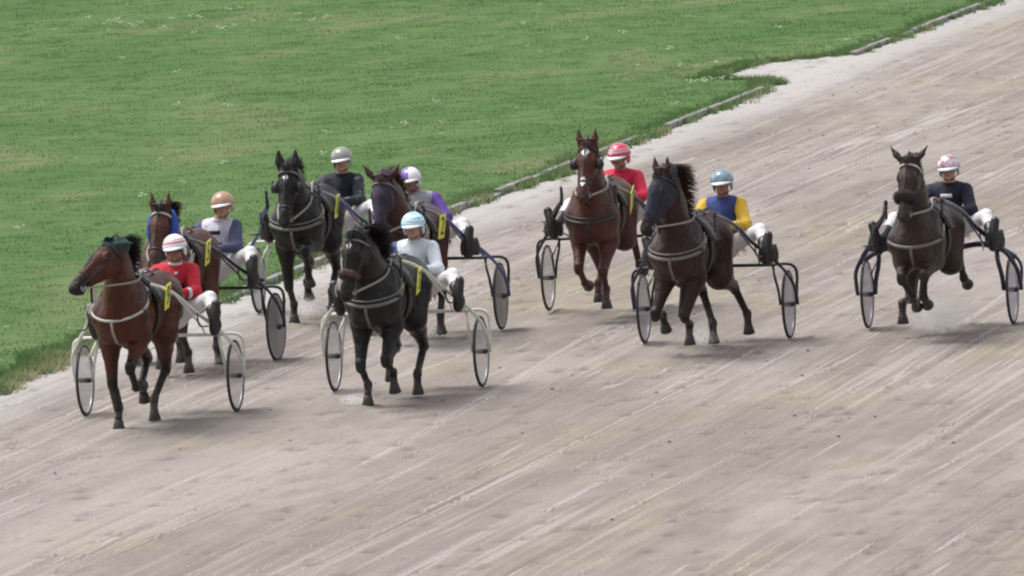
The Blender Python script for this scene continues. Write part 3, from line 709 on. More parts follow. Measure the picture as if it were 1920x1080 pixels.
    if roll:
        mb = MB(); pts = []; 
        for i in range(22):
            a = R(-15 + 210 * i / 21); d = side * math.cos(a) + Uv * math.sin(a); h = K.inner(hd(.36), d, roll * .5)[0]; pts.append(h)
        mb.tube(pts, [roll * (.75 + .25 * math.sin(math.pi * i / 21)) for i in range(22)], 12)
        for i in range(420):
            c = rng.choice(pts); w_ = Vector((rng.gauss(0, 1), rng.gauss(0, 1), rng.gauss(0, 1))).normalized(); mb.tube([c + w_ * roll * .7, c + w_ * (roll + .014)], [.006, .001], 3, False)
        mb.build('shadow_roll', rollcol or M['dark_fleece'], root)
    if cheekroll:
        for sg in (-1, 1):
            mb = MB(); mb.tube([H(-.03, sg * .075, -.07), H(.05, sg * .10, -.10), H(.16, sg * .105, -.13), H(.26, sg * .085, -.14)], [.026, .046, .050, .026], 14); mb.build('cheek_roll', cheekroll, root)
    if blinkers:
        for sg in (-1, 1):
            mb = MB(); c = H(.17, sg * .088, -.05); o1 = (side * sg).normalized(); V = []; Fc = []
            for th in (0, .006):
                for j in range(7):
                    for i in range(9):
                        a = R(-80 + 160 * i / 8); rr = .068 * (j / 6); 
                        p = c + o1 * (.012 + .055 * math.sin((j / 6) * 1.4)) + D * (-.02 + .075 * math.sin(a) * (j / 6)) + Uv * (-.055 + .075 * math.cos(a) * (j / 6)) + o1 * th
                        V.append(p)
            for th in range(2):
                for j in range(6):
                    for i in range(8):
                        b = th * 63 + j * 9 + i; Fc.append((b, b + 1, b + 10, b + 9) if th else (b, b + 9, b + 10, b + 1))
            for i in range(8): b = 54 + i; Fc.append((b, b + 1, b + 64, b + 63))
            mb.add(V, Fc); mb.ellipsoid(c + o1 * .03 - Uv * .02, (.052, .052, .06), 14, 8); mb.build('blinker', bl, br)
    if mask or hoodmat:
        # cloth hood: same head shapes a little larger, cut to the covered stretch
        C = Body(); g = .0105
        for (a_, b_, ra, rb, tint_, q_, k_) in HB[:(5 if mask else 1)]:
            if mask: 
                tt = (Vector(b_) - po).dot(D)
                if tt > .40: b_ = Vector(a_).lerp(Vector(b_), .80); rb = ra + (rb - ra) * .80
            else: b_ = Vector(a_).lerp(Vector(b_), .15); 
            C.cap(a_, b_, ra + g, rb + g, q=q_, n=sd_, k=.03)
        if not mask: C.cap(H(-.02, 0, -.035), H(.03, 0, -.03), .092, .092, q=.9, n=sd_, k=.03); 
        C.cap(H(-.06, 0, -.08), H(.02, 0, -.07), .092, .10, q=.8, n=sd_, k=.04)
        if not mask:
            for b, t1, t2, fn in EARS:
                for a_, b_, ra, rb in ((b, t1, .030, .036), (t1, t2, .036, .007)): C.cap(a_, b_, ra + g, rb + g, q=.6, n=fn, k=.02)
        hm = C.mesh('hood', .009)[0]; link('hood', hm, mask or hoodmat, root)
    # reins: mouth -> terret -> hands
    hands = rein_to or ((-.08, 1.28, 1.12), (.08, 1.28, 1.12))
    for sg, hp in ((-1, hands[0]), (1, hands[1])):
        b = H(.50, sg * .065, -.095); tr = K.inner(g0, X_ * sg * .28 + Z_, .08)[0]
        n1 = K.hit(w1.lerp(c2, .55) + Vector((0, 0, -.05)), X_ * sg, .03, .5)[0]
        mdp = b.lerp(tr, .5); mdp.z -= .02; mdp.x = sg * max(abs(mdp.x), abs(n1.x)) if mdp.x * sg > 0 else n1.x
        ra_ = K.inner(V3((-.45, 0, 1.3)), X_ * sg * .28 + Z_, .02)[0]
        hp = Vector((hp[0] / scale, hp[1] / scale, hp[2] / scale))
        pts = spline([b, mdp, tr, ra_.lerp(tr, .3), hp], 6)
        MB().tube(pts, .0115, 6).build('rein', M['tan_strap'], root)
    if plate:
        dg, tilt, yawp = plate
        pl = empty('number_plate', K.inner(g0, X_ + Z_ * .72, .075)[0] + Vector((.085, .0, -.06))); pl.parent = root
        pl.rotation_euler = (R(tilt), R(8), R(yawp))
        MB().box((0, 0, 0), (.007, .20, .25), bev=.003).build('plate', M['yellow_plate'], pl)
        for sg in (1,):
            cu = bpy.data.curves.new('digit', 'FONT'); cu.body = dg; cu.size = .27; cu.extrude = .001; cu.align_x = 'CENTER'; cu.align_y = 'CENTER'; cu.resolution_u = 4
            tmp = bpy.data.objects.new('tmp', cu); COL.objects.link(tmp); dme = bpy.data.meshes.new_from_object(tmp.evaluated_get(bpy.context.evaluated_depsgraph_get())); bpy.data.objects.remove(tmp)
            dme.materials.clear(); d = link('digit', dme, M['ink'], pl, False); d.rotation_euler = (R(90), 0, R(90)); d.location = (.0058, 0, -.0)
    return root, zoff

# ---------------------------------------------------------------- sulkies
def make_sulky(label, loc, rz, fm, disc, shaftm=None, arch='straight', stub=0.0, wbase=.75, shaft_r=.019):
    root = tag(empty('sulky', loc, rz), label, 'sulky', 'two-wheeled racing sulkies'); shaftm = shaftm or fm
    wr = .355
    for sg in (-1, 1):
        x = sg * wbase; w = empty('wheel', (x, 0, wr)); w.parent = root
        mb = MB(); mb.tube([(0, .336 * math.cos(a), .336 * math.sin(a)) for a in [2 * math.pi * i / 48 for i in range(49)]], .0155, 8, False); mb.build('tyre', M['tyre'], w)
        mb = MB(); mb.tube([(0, .314 * math.cos(a), .314 * math.sin(a)) for a in [2 * math.pi * i / 48 for i in range(49)]], .011, 6, False); mb.build('rim', M['silver'], w)
        for s2 in (-1, 1):
            mb = MB(); mb.lathe([(.31, s2 * .009), (.2, s2 * .016), (.1, s2 * .022), (.035, s2 * .026)], n=40, axis='X'); mb.f = mb.f[:-2]; mb.build('wheel_disc', disc, w)
        mb = MB(); mb.lathe([(.012, -.07), (.026, -.05), (.026, .05), (.012, .07)], n=14, axis='X'); mb.build('hub', M['black_leather'], w)
        mb = MB(); mb.tube([(-.1, 0, 0), (.1, 0, 0)], .008, 8); mb.build('axle_bolt', M['silver'], w)
    zc = .76
    if arch == 'arched':
        base = [(-.80, 0, .68), (-.66, 0, .77), (-.45, 0, .83), (-.22, 0, .80), (0, 0, .74), (.22, 0, .80), (.45, 0, .83), (.66, 0, .77), (.80, 0, .68)]; rr = .030
    else:
        base = [(-.62, 0, zc), (-.3, 0, zc + .004), (0, 0, zc + .006), (.3, 0, zc + .004), (.62, 0, zc)]; rr = .0175
    MB().tube(spline(base, 6), rr, 10).build('crossbar', fm, root)
    for sg in (-1, 1):
        out = wbase + .10; 
        st = [(.60, 0, zc), (.70, 0, zc + .008), (out - .055, 0, zc - .004), (out - .01, 0, zc - .05), (out, 0, zc - .14), (out - .005, 0, .56), (out - .015, 0, wr)]
        if arch == 'arched': st = [(.72, 0, .74), (.80, 0, .69), (out, 0, .61), (out + .005, 0, .5), (out - .01, 0, wr)]
        MB().tube(spline([(sg * a, b, c) for a, b, c in st], 5), .0155, 10).build('outer_fork', fm, root)
        MB().tube(spline([(sg * .61, 0, zc), (sg * .615, 0, .66), (sg * (wbase - .10), 0, .5), (sg * (wbase - .085), 0, wr)], 5), .0135 if arch != 'arched' else .024, 8).build('inner_fork', fm, root)
        MB().tube([(sg * .60, 0, zc), (sg * (wbase - .085), -.16, .58), (sg * (wbase - .085), 0, wr)], .009, 6).build('fork_brace', fm, root)
        ho = wbase + .095
        tk = .10 * sg
        sh = [(.285 + tk, -1.90, 1.42), (.34 + tk * .8, -1.5, 1.345), (.41 + tk * .5, -1.05, 1.225), (.51, -.66, 1.06), (.62, -.38, .90), (.74, -.24, .75), (ho - .02, -.16, .60), (ho, -.06, .46), (ho, 0, wr)]
        MB().tube(spline([(sg * a, b, c) for a, b, c in sh], 6), [shaft_r * .85] * 6 + [shaft_r] * 24 + [shaft_r * .8] * 19, 10).build('shaft', shaftm, root)
        MB().tube(spline([(sg * .60, -.42, .93), (sg * .615, -.2, .82), (sg * .61, 0, zc if arch != 'arched' else .79)], 5), shaft_r * .8, 8).build('shaft_stay', shaftm, root)
        MB().tube(spline([(sg * (.385 + tk * .7), -1.2, 1.27), (sg * .50, -.85, 1.08), (sg * .53, -.45, .90), (sg * .47, -.0, .77)], 5), .0095, 8).build('shaft_brace', shaftm, root)
        MB().box((sg * (.285 + tk), -1.90, 1.35), (.022, .035, .20), bev=.008).build('shaft_sleeve', M['black_leather'], root)
        # stirrup and its guard
        MB().tube(spline([(sg * .54, -.60, 1.02), (sg * .545, -.60, .95), (sg * .56, -.62, .905), (sg * .60, -.64, .895), (sg * .655, -.64, .895)], 5), .008, 6).build('stirrup', M['black_paint'], root)
    mb = MB(); mb.tube(spline([(-.16, -.02, .78), (-.14, .06, .84), (-.12, .22, .88)], 4), .011, 8); mb.tube(spline([(.16, -.02, .78), (.14, .06, .84), (.12, .22, .88)], 4), .011, 8); mb.tube([(-.13, .20, .875), (.13, .20, .875)], .01, 8); mb.build('seat_bracket', fm, root)
    mb = MB(); mb.ellipsoid((0, .12, .885), (.20, .17, .045), 20, 8); mb.ellipsoid((0, .26, .925), (.19, .05, .06), 16, 8); mb.build('seat', M['seat'], root)
    mb = MB(); mb.tube(spline([(-.30, 0, .745), (-.2, -.02, .66), (-.06, -.02, .64), (.03, 0, .745)], 6), .004, 5, False); mb.build('cable', M['black_paint'], root)
    return root

# ---------------------------------------------------------------- drivers
def helmet_material(name, kind, a, b):
    t = NT(name); co = t.coord(); sx = t.new('ShaderNodeSeparateXYZ'); t.l.new(co, sx.inputs[0]); X, Y, Z = sx.outputs
    if kind == 'band': f = t.math('MULTIPLY', t.ramp(Z, .035, .045), t.ramp(Z, .085, .075)); c = t.mix(f, a, b)
    elif kind == 'quarters': f = t.math('GREATER_THAN', t.math('MULTIPLY', t.math('SUBTRACT', X, .012), Y), 0.0); c = t.mix(f, a, b)
    elif kind == 'swirl':
        w = t.new('ShaderNodeTexWave'); w.inputs['Scale'].default_value = 9; w.inputs['Distortion'].default_value = 7; w.inputs['Detail'].default_value = 1; w.inputs['Detail Scale'].default_value = 1.2; w.bands_direction = 'Z'; t.l.new(co, w.inputs[0]); c = t.mix(t.ramp(w.outputs['Fac'], .45, .6), a, b)
    elif kind == 'stripes':
        f = t.math('MULTIPLY', t.ramp(Z, .030, .036), t.ramp(Z, .056, .050)); g = t.math('LESS_THAN', t.math('ABSOLUTE', t.math('SUBTRACT', t.new('ShaderNodeMath').outputs[0] if False else Z, .068)), .005); c = t.mix(t.math('MAXIMUM', f, g), a, b)
    elif kind == 'mottle': c = t.mix(t.ramp(t.noise(co, 17, 3), .42, .6), a, b)
    else: c = t.mix(t.ramp(t.noise(co, 12), .4, .6), a, b)
    t.color(c); t.b.inputs['Roughness'].default_value = .22; t.b.inputs['Coat Weight'].default_value = .3; return t.m
def make_driver(label, loc, rz, jacket, sleeve, helm, brim='white_plastic', goggles='goggles_dark', skin='skin', cap='skin', lean=0., twist=0., face=(0, 0), feet=None, hands=None, trim=None, seatz=0., shield=True, emblem=None, brimtilt=0., vest_shoulder=None, dotsm=False, headoff=(0, 0, 0), patch=None):
    root = tag(empty('driver', loc, rz), label, 'person', 'harness racing drivers')
    dx_ = math.sin(R(lean)); z_ = seatz
    pel = Vector((0, .02, .98 + z_)); chest = pel + Vector((dx_ * .32, .05, .32)); nk = chest + Vector((dx_ * .12, -.045, .155)); hd = nk + Vector((dx_ * .05, -.045, .145)) + Vector(headoff)
    feet = feet or ((-.60, -.62, .96), (.60, -.62, .96)); hands = hands or ((-.085, -.33, 1.17), (.10, -.31, 1.19))
    hip = [pel + Vector((sg * .10, -.02, -.02)) for sg in (-1, 1)]; ank = [Vector(f) + Vector((0, .05, -.06)) for f in feet]
    kne = []
    for i in (0, 1):
        a, b = hip[i], ank[i]; L = (b - a).length; h = math.sqrt(max(.0025, .455 ** 2 - (L / 2) ** 2)); u = (b - a).normalized(); up = Vector((0.75 * (-1, 1)[i], 0, .75)); up = (up - u * up.dot(u)).normalized(); kne.append((a + b) / 2 + up * h)
    sho = [chest + Vector((sg * .175, .0, .085)) + Vector((0, sg * .175 * math.sin(R(twist)), 0)) for sg in (-1, 1)]; hnd = [Vector(h) for h in hands]; elb = []
    for i in (0, 1):
        a, b = sho[i], hnd[i]; L = (b - a).length; h = math.sqrt(max(.004, .285 ** 2 - (L / 2) ** 2)); u = (b - a).normalized(); dn = Vector(((-1, 1)[i] * 1.3, .3, -.7)); dn = (dn - u * dn.dot(u)).normalized(); elb.append((a + b) / 2 + dn * h)
    fy, fp = face; hm = Matrix.Rotation(R(fy), 3, 'Z') @ Matrix.Rotation(R(fp), 3, 'X') @ Matrix.Rotation(R(-lean * .5), 3, 'Y')
    def HP(x, y, z): return hd + hm @ Vector((x, y, z))
    B = Body()
    B.cap(pel, chest, .115, .125); B.cap(chest, nk, .09, .055); B.cap(sho[0], sho[1], .06, .06, k=.06); B.cap(nk, hd + Vector((0, .02, -.05)), .056, .056)
    # head: cranium, face, jaw, nose, brow, lips, ears
    B.ell(HP(0, .012, .035), (.077, .092, .088), k=.03); B.cap(HP(0, -.035, -.005), HP(0, -.042, -.055), .058, .042, k=.03); B.cap(HP(-.028, -.03, -.06), HP(.028, -.03, -.06), .036, .036, k=.02)
    B.cap(HP(0, -.094, .018), HP(0, -.112, -.018), .010, .0135, k=.012); B.cap(HP(-.016, -.096, -.02), HP(.016, -.096, -.02), .009, .009, k=.01)
    B.cap(HP(-.03, -.082, .032), HP(.03, -.082, .032), .015, .015, k=.015); B.cap(HP(0, -.078, -.088), HP(0, -.074, -.09), .018, .018, k=.015)
    B.cap(HP(-.014, -.091, -.048), HP(.014, -.091, -.048), .0085, .0085, k=.01); B.cap(HP(-.04, -.062, -.012), HP(-.035, -.068, -.02), .022, .02, k=.02); B.cap(HP(.04, -.062, -.012), HP(.035, -.068, -.02), .022, .02, k=.02)
    for sg in (-1, 1): B.cap(HP(sg * .078, .01, .015), HP(sg * .08, .012, -.012), .014, .010, k=.01)
    for i in (0, 1):
        B.cap(hip[i], kne[i], .075, .05); B.cap(kne[i], ank[i], .048, .034); B.cap(sho[i], elb[i], .05, .036); wr = hnd[i] + (elb[i] - hnd[i]).normalized() * .085; B.cap(elb[i], wr, .036, .024, k=.02)
        sg = (-1, 1)[i]; fw = (hnd[i] - wr).normalized(); B.cap(wr, hnd[i] - fw * .02, .024, .030, q=.6, n=(1, 0, 0), k=.02)
        # four curled fingers and a thumb closed on the rein
        for j in range(4):
            b0 = hnd[i] + Vector((0, 0, .028 - j * .019)) - fw * .012; L = (.030, .034, .031, .025)[j]; k1 = b0 + Vector((sg * .008, -.9, .1)).normalized() * L
            k2 = k1 + Vector((-sg * .9, -.25, -.12)).normalized() * L * .8; k3 = k2 + Vector((-sg * .35, .9, -.05)).normalized() * L * .65
            B.cap(b0, k1, .0105, .0098, k=.005); B.cap(k1, k2, .0098, .009, k=.005); B.cap(k2, k3, .009, .0082, k=.005)
        t0 = hnd[i] + Vector((-sg * .012, .015, .034)); t1 = t0 + Vector((-sg * .018, -.022, .012)); t2 = t1 + Vector((-sg * .004, -.024, -.006)); B.cap(t0, t1, .0125, .011, k=.006); B.cap(t1, t2, .011, .0095, k=.005)
    me, pos, Q = B.mesh('driver_body', .0105, 1); link('body', me, M[skin], root)
    mb = MB()
    for i in (0, 1):
        pass
    # clothes follow the body
    J = Body(); J.cap(pel + Vector((0, 0, -.03)), pel.lerp(chest, .5), .148, .143, q=.86, n=(0, 1, 0), k=.06); J.cap(pel.lerp(chest, .5), chest + Vector((0, 0, .02)), .143, .150, q=.86, n=(0, 1, 0), k=.06)
    J.cap(sho[0] * .82 + sho[1] * .18, sho[1] * .82 + sho[0] * .18, .088, .088, k=.06); J.cap(chest, nk + Vector((0, 0, -.012)), .11, .062, k=.05); J.cap(chest + Vector((0, -.04, 0)), pel + Vector((0, -.04, .06)), .11, .115, k=.06)
    link('jacket', J.mesh('jacket', .012)[0], jacket, root)
    mb = MB(); c = nk + Vector((0, -.004, .01)); mb.tube([c + Vector((.062 * math.cos(a * .3927), .06 * math.sin(a * .3927), .006 * math.sin(a * .39))) for a in range(17)], .013, 8, False); mb.build('collar', trim or jacket, root)
    for i in (0, 1):
        S = Body(); S.cap(sho[i], elb[i], .076, .058, k=.03); wr = hnd[i] + (elb[i] - hnd[i]).normalized() * .085; S.cap(elb[i], wr, .060, .040, k=.03); S.cap(elb[i] + Vector((0, .01, 0)), elb[i], .062, .06, k=.02)
        s_ = link('sleeve', S.mesh('sleeve', .012)[0], vest_shoulder if (vest_shoulder and i == 0) else sleeve, root)
        mb = MB(); d = (hnd[i] - wr).normalized(); mb.tube([wr - d * .012, wr + d * .02], [.040, .034], 14); mb.build('cuff', trim or sleeve, s_)
        if trim:
            for fr in (.30, .38): 
                p = elb[i].lerp(wr, fr); mb = MB(); mb.tube([p, p + d * .016], [.062 - .02 * fr] * 2, 16); mb.build('stripe', trim, s_)
        G = Body()                             # glove
        sg = (-1, 1)[i]; fw = d; G.cap(wr + fw * .02, hnd[i] - fw * .02, .028, .035, q=.68, n=(1, 0, 0), k=.02)
        for j in range(4):
            b0 = hnd[i] + Vector((0, 0, .028 - j * .019)) - fw * .012; L = (.030, .034, .031, .025)[j]; k1 = b0 + Vector((sg * .008, -.9, .1)).normalized() * L
            k2 = k1 + Vector((-sg * .9, -.25, -.12)).normalized() * L * .8; k3 = k2 + Vector((-sg * .35, .9, -.05)).normalized() * L * .65
            G.cap(b0, k1, .0125, .0118, k=.004); G.cap(k1, k2, .0118, .011, k=.004); G.cap(k2, k3, .011, .010, k=.004)
        t0 = hnd[i] + Vector((-sg * .012, .015, .034)); t1 = t0 + Vector((-sg * .018, -.022, .012)); t2 = t1 + Vector((-sg * .004, -.024, -.006)); G.cap(t0, t1, .0145, .013, k=.005); G.cap(t1, t2, .013, .0115, k=.005)
        link('glove', G.mesh('glove', .0065, 1)[0], M['black_leather'], root)
    T_ = Body(); T_.cap(pel + Vector((-.07, 0, -.03)), pel + Vector((.07, 0, -.03)), .128, .128, k=.05)
    for i in (0, 1):
        T_.cap(hip[i], kne[i], .100, .066, k=.05); e = kne[i].lerp(ank[i], .62); T_.cap(kne[i], e, .066, .050, k=.03)
    link('breeches', T_.mesh('breeches', .012)[0], M['white_cloth'], root)
    for i in (0, 1):
        sg = (-1, 1)[i]; F = Vector(feet[i]); up = Vector((sg * .10, -.12, 1)).normalized()      # foot upright, sole forward
        heel = F + up * -.125 + Vector((0, .03, 0)); toe = F + up * .15 + Vector((sg * .015, .0, 0)); e = kne[i].lerp(ank[i], .45)
        Bo = Body(); Bo.cap(e, ank[i] + Vector((0, .01, 0)), .064, .052, k=.03); Bo.cap(ank[i], heel, .052, .046, k=.03); Bo.cap(heel + Vector((0, .01, .03)), toe, .048, .046, q=1, k=.03)
        link('boot', Bo.mesh('boot', .0095)[0], M['boot'], root)
        bx = MB(); x = Vector((1, 0, 0)); y = up.cross(x).normalized(); Mx = Matrix((x, y, up)).transposed()
        pr = []
        for th in (0, .016):
            for k_ in range(20):
                a = 2 * math.pi * k_ / 20; zz = math.cos(a) * .148; w_ = .045 + .010 * math.cos(a - .3) - .010 * math.exp(-((math.cos(a)) / .35) ** 2); pr.append(F + Vector((0, -.042, .008)) + Mx @ Vector((w_ * math.sin(a), -th, zz)))
        bx.add(pr, [tuple(range(19, -1, -1)), tuple(range(20, 40))] + [(k_, (k_ + 1) % 20, 20 + (k_ + 1) % 20, 20 + k_) for k_ in range(20)]); bx.build('sole', M['sole'], root)
        if shield:
            mb = MB(); pr = []
            for j in range(5):
                for k_ in range(11):
                    a = R(-125 + 250 * k_ / 10); r_ = .095 + .012 * math.sin(j); pr.append(F + Vector((r_ * math.sin(a) * 1.0, .05 + .10 * (1 - math.cos(a)) * .5 + .002, -.13 + .045 * j)))
            fc = [(j * 11 + k_, j * 11 + k_ + 1, (j + 1) * 11 + k_ + 1, (j + 1) * 11 + k_) for j in range(4) for k_ in range(10)]
            mb.add(pr, fc); o = mb.build('foot_guard', M['shield'], root); md = o.modifiers.new('thickness', 'SOLIDIFY'); md.thickness = .006
    # helmet with brim, strap, goggles, eyes, mouth
    rot = (hm @ Matrix.Rotation(R(brimtilt), 3, 'Y')).to_euler()
    he = empty('helmet', HP(0, .012, .03)); he.parent = root; he.rotation_euler = rot
    mb = MB(); mb.ellipsoid((0, 0, 0), (.120, .140, .124), 28, 14, z0=-.08); 
    o = mb.build('shell', helm, he); o.modifiers.new('thickness', 'SOLIDIFY').thickness = .010
    mb = MB(); mb.ellipsoid((0, .035, -.028), (.106, .100, .07), 20, 8); mb.build('ear_guard', M['black_leather'], he) if False else None
    for sg in (-1, 1):
        mb = MB(); mb.ellipsoid((sg * .090, .012, -.045), (.016, .055, .055), 12, 8); mb.build('ear_flap', helm, he)
        mb = MB(); mb.band([(sg * .094, -.005, -.06), (sg * .078, -.028, -.095), (sg * .035, -.055, -.128), (0, -.062, -.134)], [(sg, 0, -.3)] * 4, .014, .003); mb.build('chin_strap', M['black_leather'], he)
    V = []; n = 15
    for j, (s0, zz) in enumerate(((1.0, .002), (1.0, -.012))):
        for i in range(n):
            a = R(-64 + 128 * i / (n - 1)); V.append((.112 * math.sin(a), -.132 * math.cos(a), zz + .0))
        for i in range(n):
            a = R(-64 + 128 * i / (n - 1)); V.append((.118 * math.sin(a), -.132 * math.cos(a) - .050 * math.cos(a * 1.2), zz - .016 * math.cos(a) - .004))
    Fc = [(i, i + 1, n + i + 1, n + i) for i in range(n - 1)] + [(2 * n + n + i, 2 * n + n + i + 1, 2 * n + i + 1, 2 * n + i) for i in range(n - 1)] + [(n + i, n + i + 1, 3 * n + i + 1, 3 * n + i) for i in range(n - 1)] + [(0, n, 3 * n, 2 * n), (n - 1, 3 * n - 1, 4 * n - 1, 2 * n - 1)]
    MB().add(V, Fc).build('peak', M[brim], he)
    if emblem:
        mb = MB(); mb.tube([(.024 * math.cos(a * .3927), -.0, .024 * math.sin(a * .3927)) for a in range(17)], .0035, 6, False); mb.ellipsoid((0, 0, 0), (.012, .003, .012), 10, 5)
        e = mb.build('emblem', M['white_plastic'], he); a_ = R(-22); e.location = (.108 * math.sin(a_), -.128 * math.cos(a_), .045); e.rotation_euler = (R(-20), 0, a_)
    if goggles:
        V = []; n = 13
        for zz, sc in ((.026, 1.0), (.008, 1.03), (-.010, 1.02), (-.016, .98)):
            for i in range(n): a = R(-66 + 132 * i / (n - 1)); V.append(HP(.082 * sc * math.sin(a), -.012 - .094 * sc * math.cos(a), zz - (.010 * math.exp(-(a / .16) ** 2) * -1 if zz < -.012 else 0)))
        Fc = [(j * n + i, j * n + i + 1, (j + 1) * n + i + 1, (j + 1) * n + i) for j in range(3) for i in range(n - 1)]
        o = MB().add(V, Fc).build('goggles', M[goggles], root); o.modifiers.new('thickness', 'SOLIDIFY').thickness = .005
    else:
        for sg in (-1, 1): MB().ellipsoid(HP(sg * .031, -.083, .010), (.012, .008, .007), 10, 6).build('eye', M['eye'], root)
    MB().ellipsoid(HP(0, -.099, -.048), (.019, .006, .0055), 12, 6).build('mouth', M['lips'], root)
    for sg in (-1, 1): MB().ellipsoid(HP(sg * .007, -.117, -.024), (.0035, .003, .0035), 6, 4).build('nostril', M['nostril'], root)
    if dotsm:
        for sx_ in (-.05, .05):
            b = chest + Vector((sx_, -.150, .075)); MB().ellipsoid(b, (.018, .012, .016), 12, 6).build('badge', M['white_cloth'], root)
    if patch:
        for (px_, pz_, w_, h_) in ((.0, .04, .12, .040), (-.02, -.03, .07, .03), (.05, -.075, .05, .02)):
            mb = MB(); V = []; n = 9
            for zz in (-1, 1):
                for i in range(n): a = (i / (n - 1) - .5) * w_; V.append(chest + Vector((px_ + a, -.168 + a * a * 2.5 - pz_ * .1, pz_ + zz * h_ / 2)))
            o = mb.add(V, [(i, i + 1, n + i + 1, n + i) for i in range(n - 1)]).build('chest_print', patch, root); o.modifiers.new('thickness', 'SOLIDIFY').thickness = .004
    return root

# ---------------------------------------------------------------- the eight teams
C = {
 'bay': coat('bay_coat', (.080, .021, .011), (.014, .010, .010)),
 'bright_bay': coat('bright_bay_coat', (.085, .029, .017), (.03, .02, .018)),
 'chestnut': coat('chestnut_bay_coat', (.080, .024, .016), (.055, .022, .016)),
 'seal': coat('seal_brown_coat', (.038, .016, .013), (.016, .011, .010)),
 'dark_brown': coat('dark_brown_coat', (.044, .025, .021), (.028, .019, .017)),
 'black': coat('black_coat', (.013, .011, .011), (.011, .010, .010)),
 'brown': coat('brown_coat', (.055, .018, .013), (.022, .015, .014)),
}
def jk(n, c): return cloth(n, c)
J_red = jk('red_jacket', (.52, .022, .040)); J_pale = jk('pale_blue_white_jacket', (.62, .66, .72)); J_blue = jk('blue_panel', (.10, .14, .30)); J_mauve = jk('pale_mauve_jacket', (.60, .57, .66)); J_slate = jk('slate_blue_sleeve', (.085, .09, .17))
J_navy = jk('navy_jacket', (.016, .018, .034)); J_grey = jk('silver_grey_jacket', (.40, .40, .44)); J_purple = jk('purple_sleeve', (.12, .06, .30)); J_rose = jk('rose_red_jacket', (.58, .025, .065)); J_royal = jk('royal_blue_jacket', (.05, .07, .22)); J_yellow = jk('yellow_sleeve', (.72, .46, .05))
W_c = M['white_cloth']
def pattern_cloth(name, a, b, lo=.56, hi=.62, sc=11):
    t = NT(name); co = t.coord(); t.color(t.mix(t.ramp(t.noise(co, sc, 3), lo, hi), a, b)); t.b.inputs['Roughness'].default_value = .7
    t.bump(t.noise(t.map(co, (7, 7, 3.5)), 1.6, 3), 1.0, .035); return t.m
J_camo = pattern_cloth('grey_patterned_navy_sleeve', (.018, .020, .032), (.16, .17, .20))
Y0 = -1.30                                     # horse origin ahead of the axle
def team(x, y, rz, sul, hor, drv, hoff=(.10, 0), hrz=None, dx=0.):
    c, s = math.cos(rz), math.sin(rz)
    make_sulky(loc=(x, y, 0), rz=rz, **sul)
    hx, hy = hoff[0], Y0 + hoff[1]
    make_horse(loc=(x + c * hx - s * hy, y + s * hx + c * hy, 0), rz=(rz if hrz is None else hrz), **hor)
    make_driver(loc=(x + dx, y, 0), rz=rz, **drv)

# 1 leading bay, head turned to the left of the photo
team(-27.48, 117.6, R(0),
  dict(label='white framed sulky with pale discs behind the leading bay horse', fm=M['white_paint'], disc=M['disc_clear']),
  dict(name_label='bright bay horse in dark green ear hood leading at the far left, head turned sideways', fore=[(.25, 0, 12, .15), (.25, .42, -95, .11)], hind=[(-.5, .2, -20, .12), (-.35, .03, 5, .02)], lift=-0.04,
       poll=(.93, .10, 1.88), nose=(.66, -.50, -.55), coatm=C['bay'], mane=M['mane_black'], mane_dir=(.9, .4, -.15), mane_len=.20, ears='back', hoodmat=M['green_hood'], collar='tan', breast='v', plate=('9', 5, 6), boots=(0,), seed=11, browband=None),
  dict(label='driver in red jacket and white helmet with dark sunglasses, behind the leading bay', shield=False, jacket=J_red, sleeve=J_red, helm=helmet_material('white_pink_helmet', 'stripes', (.75, .73, .74), (.5, .15, .2)), skin='skin_tan', trim=W_c, lean=13, dotsm=True),
  hrz=R(-5), dx=0.11)
# 2 dark horse, centre front
team(-25.42, 119.5, R(0),
  dict(label='cream white sulky in front centre behind the nearly black horse', fm=M['cream_paint'], disc=M['disc_clear'], wbase=.74),
  dict(name_label='nearly black horse with white star and brown nose patch, front centre, mane blown up', fore=[(.35, 0, 14, .14), (.32, .12, -10, .13)], hind=[(-.35, .18, -10, .1), (-.42, .03, 5, .15)], lift=-0.12,
       poll=(.93, -.03, 1.82), nose=(.42, -.12, -.90), coatm=C['black'], mane=M['mane_black'], mane_dir=(.95, .35, -.30), mane_len=.25, ears='back', collar='grey', plate=('3', 6, 7), seed=12, star=1, browband='grey', rollcol=M['brown_fleece'], roll=.034),
  dict(lean=7.5, label='driver in pale white jacket with blue shoulder and light blue swirled helmet, front centre', shield=False, jacket=J_pale, sleeve=pattern_cloth('pale_patterned_sleeve', (.62, .66, .72), (.12, .15, .28), .60, .64, 9), vest_shoulder=J_blue, helm=helmet_material('sky_blue_swirl_helmet', 'swirl', (.25, .50, .66), (.66, .78, .84)), goggles=None, trim=None),
  hrz=R(-4), dx=0.065)
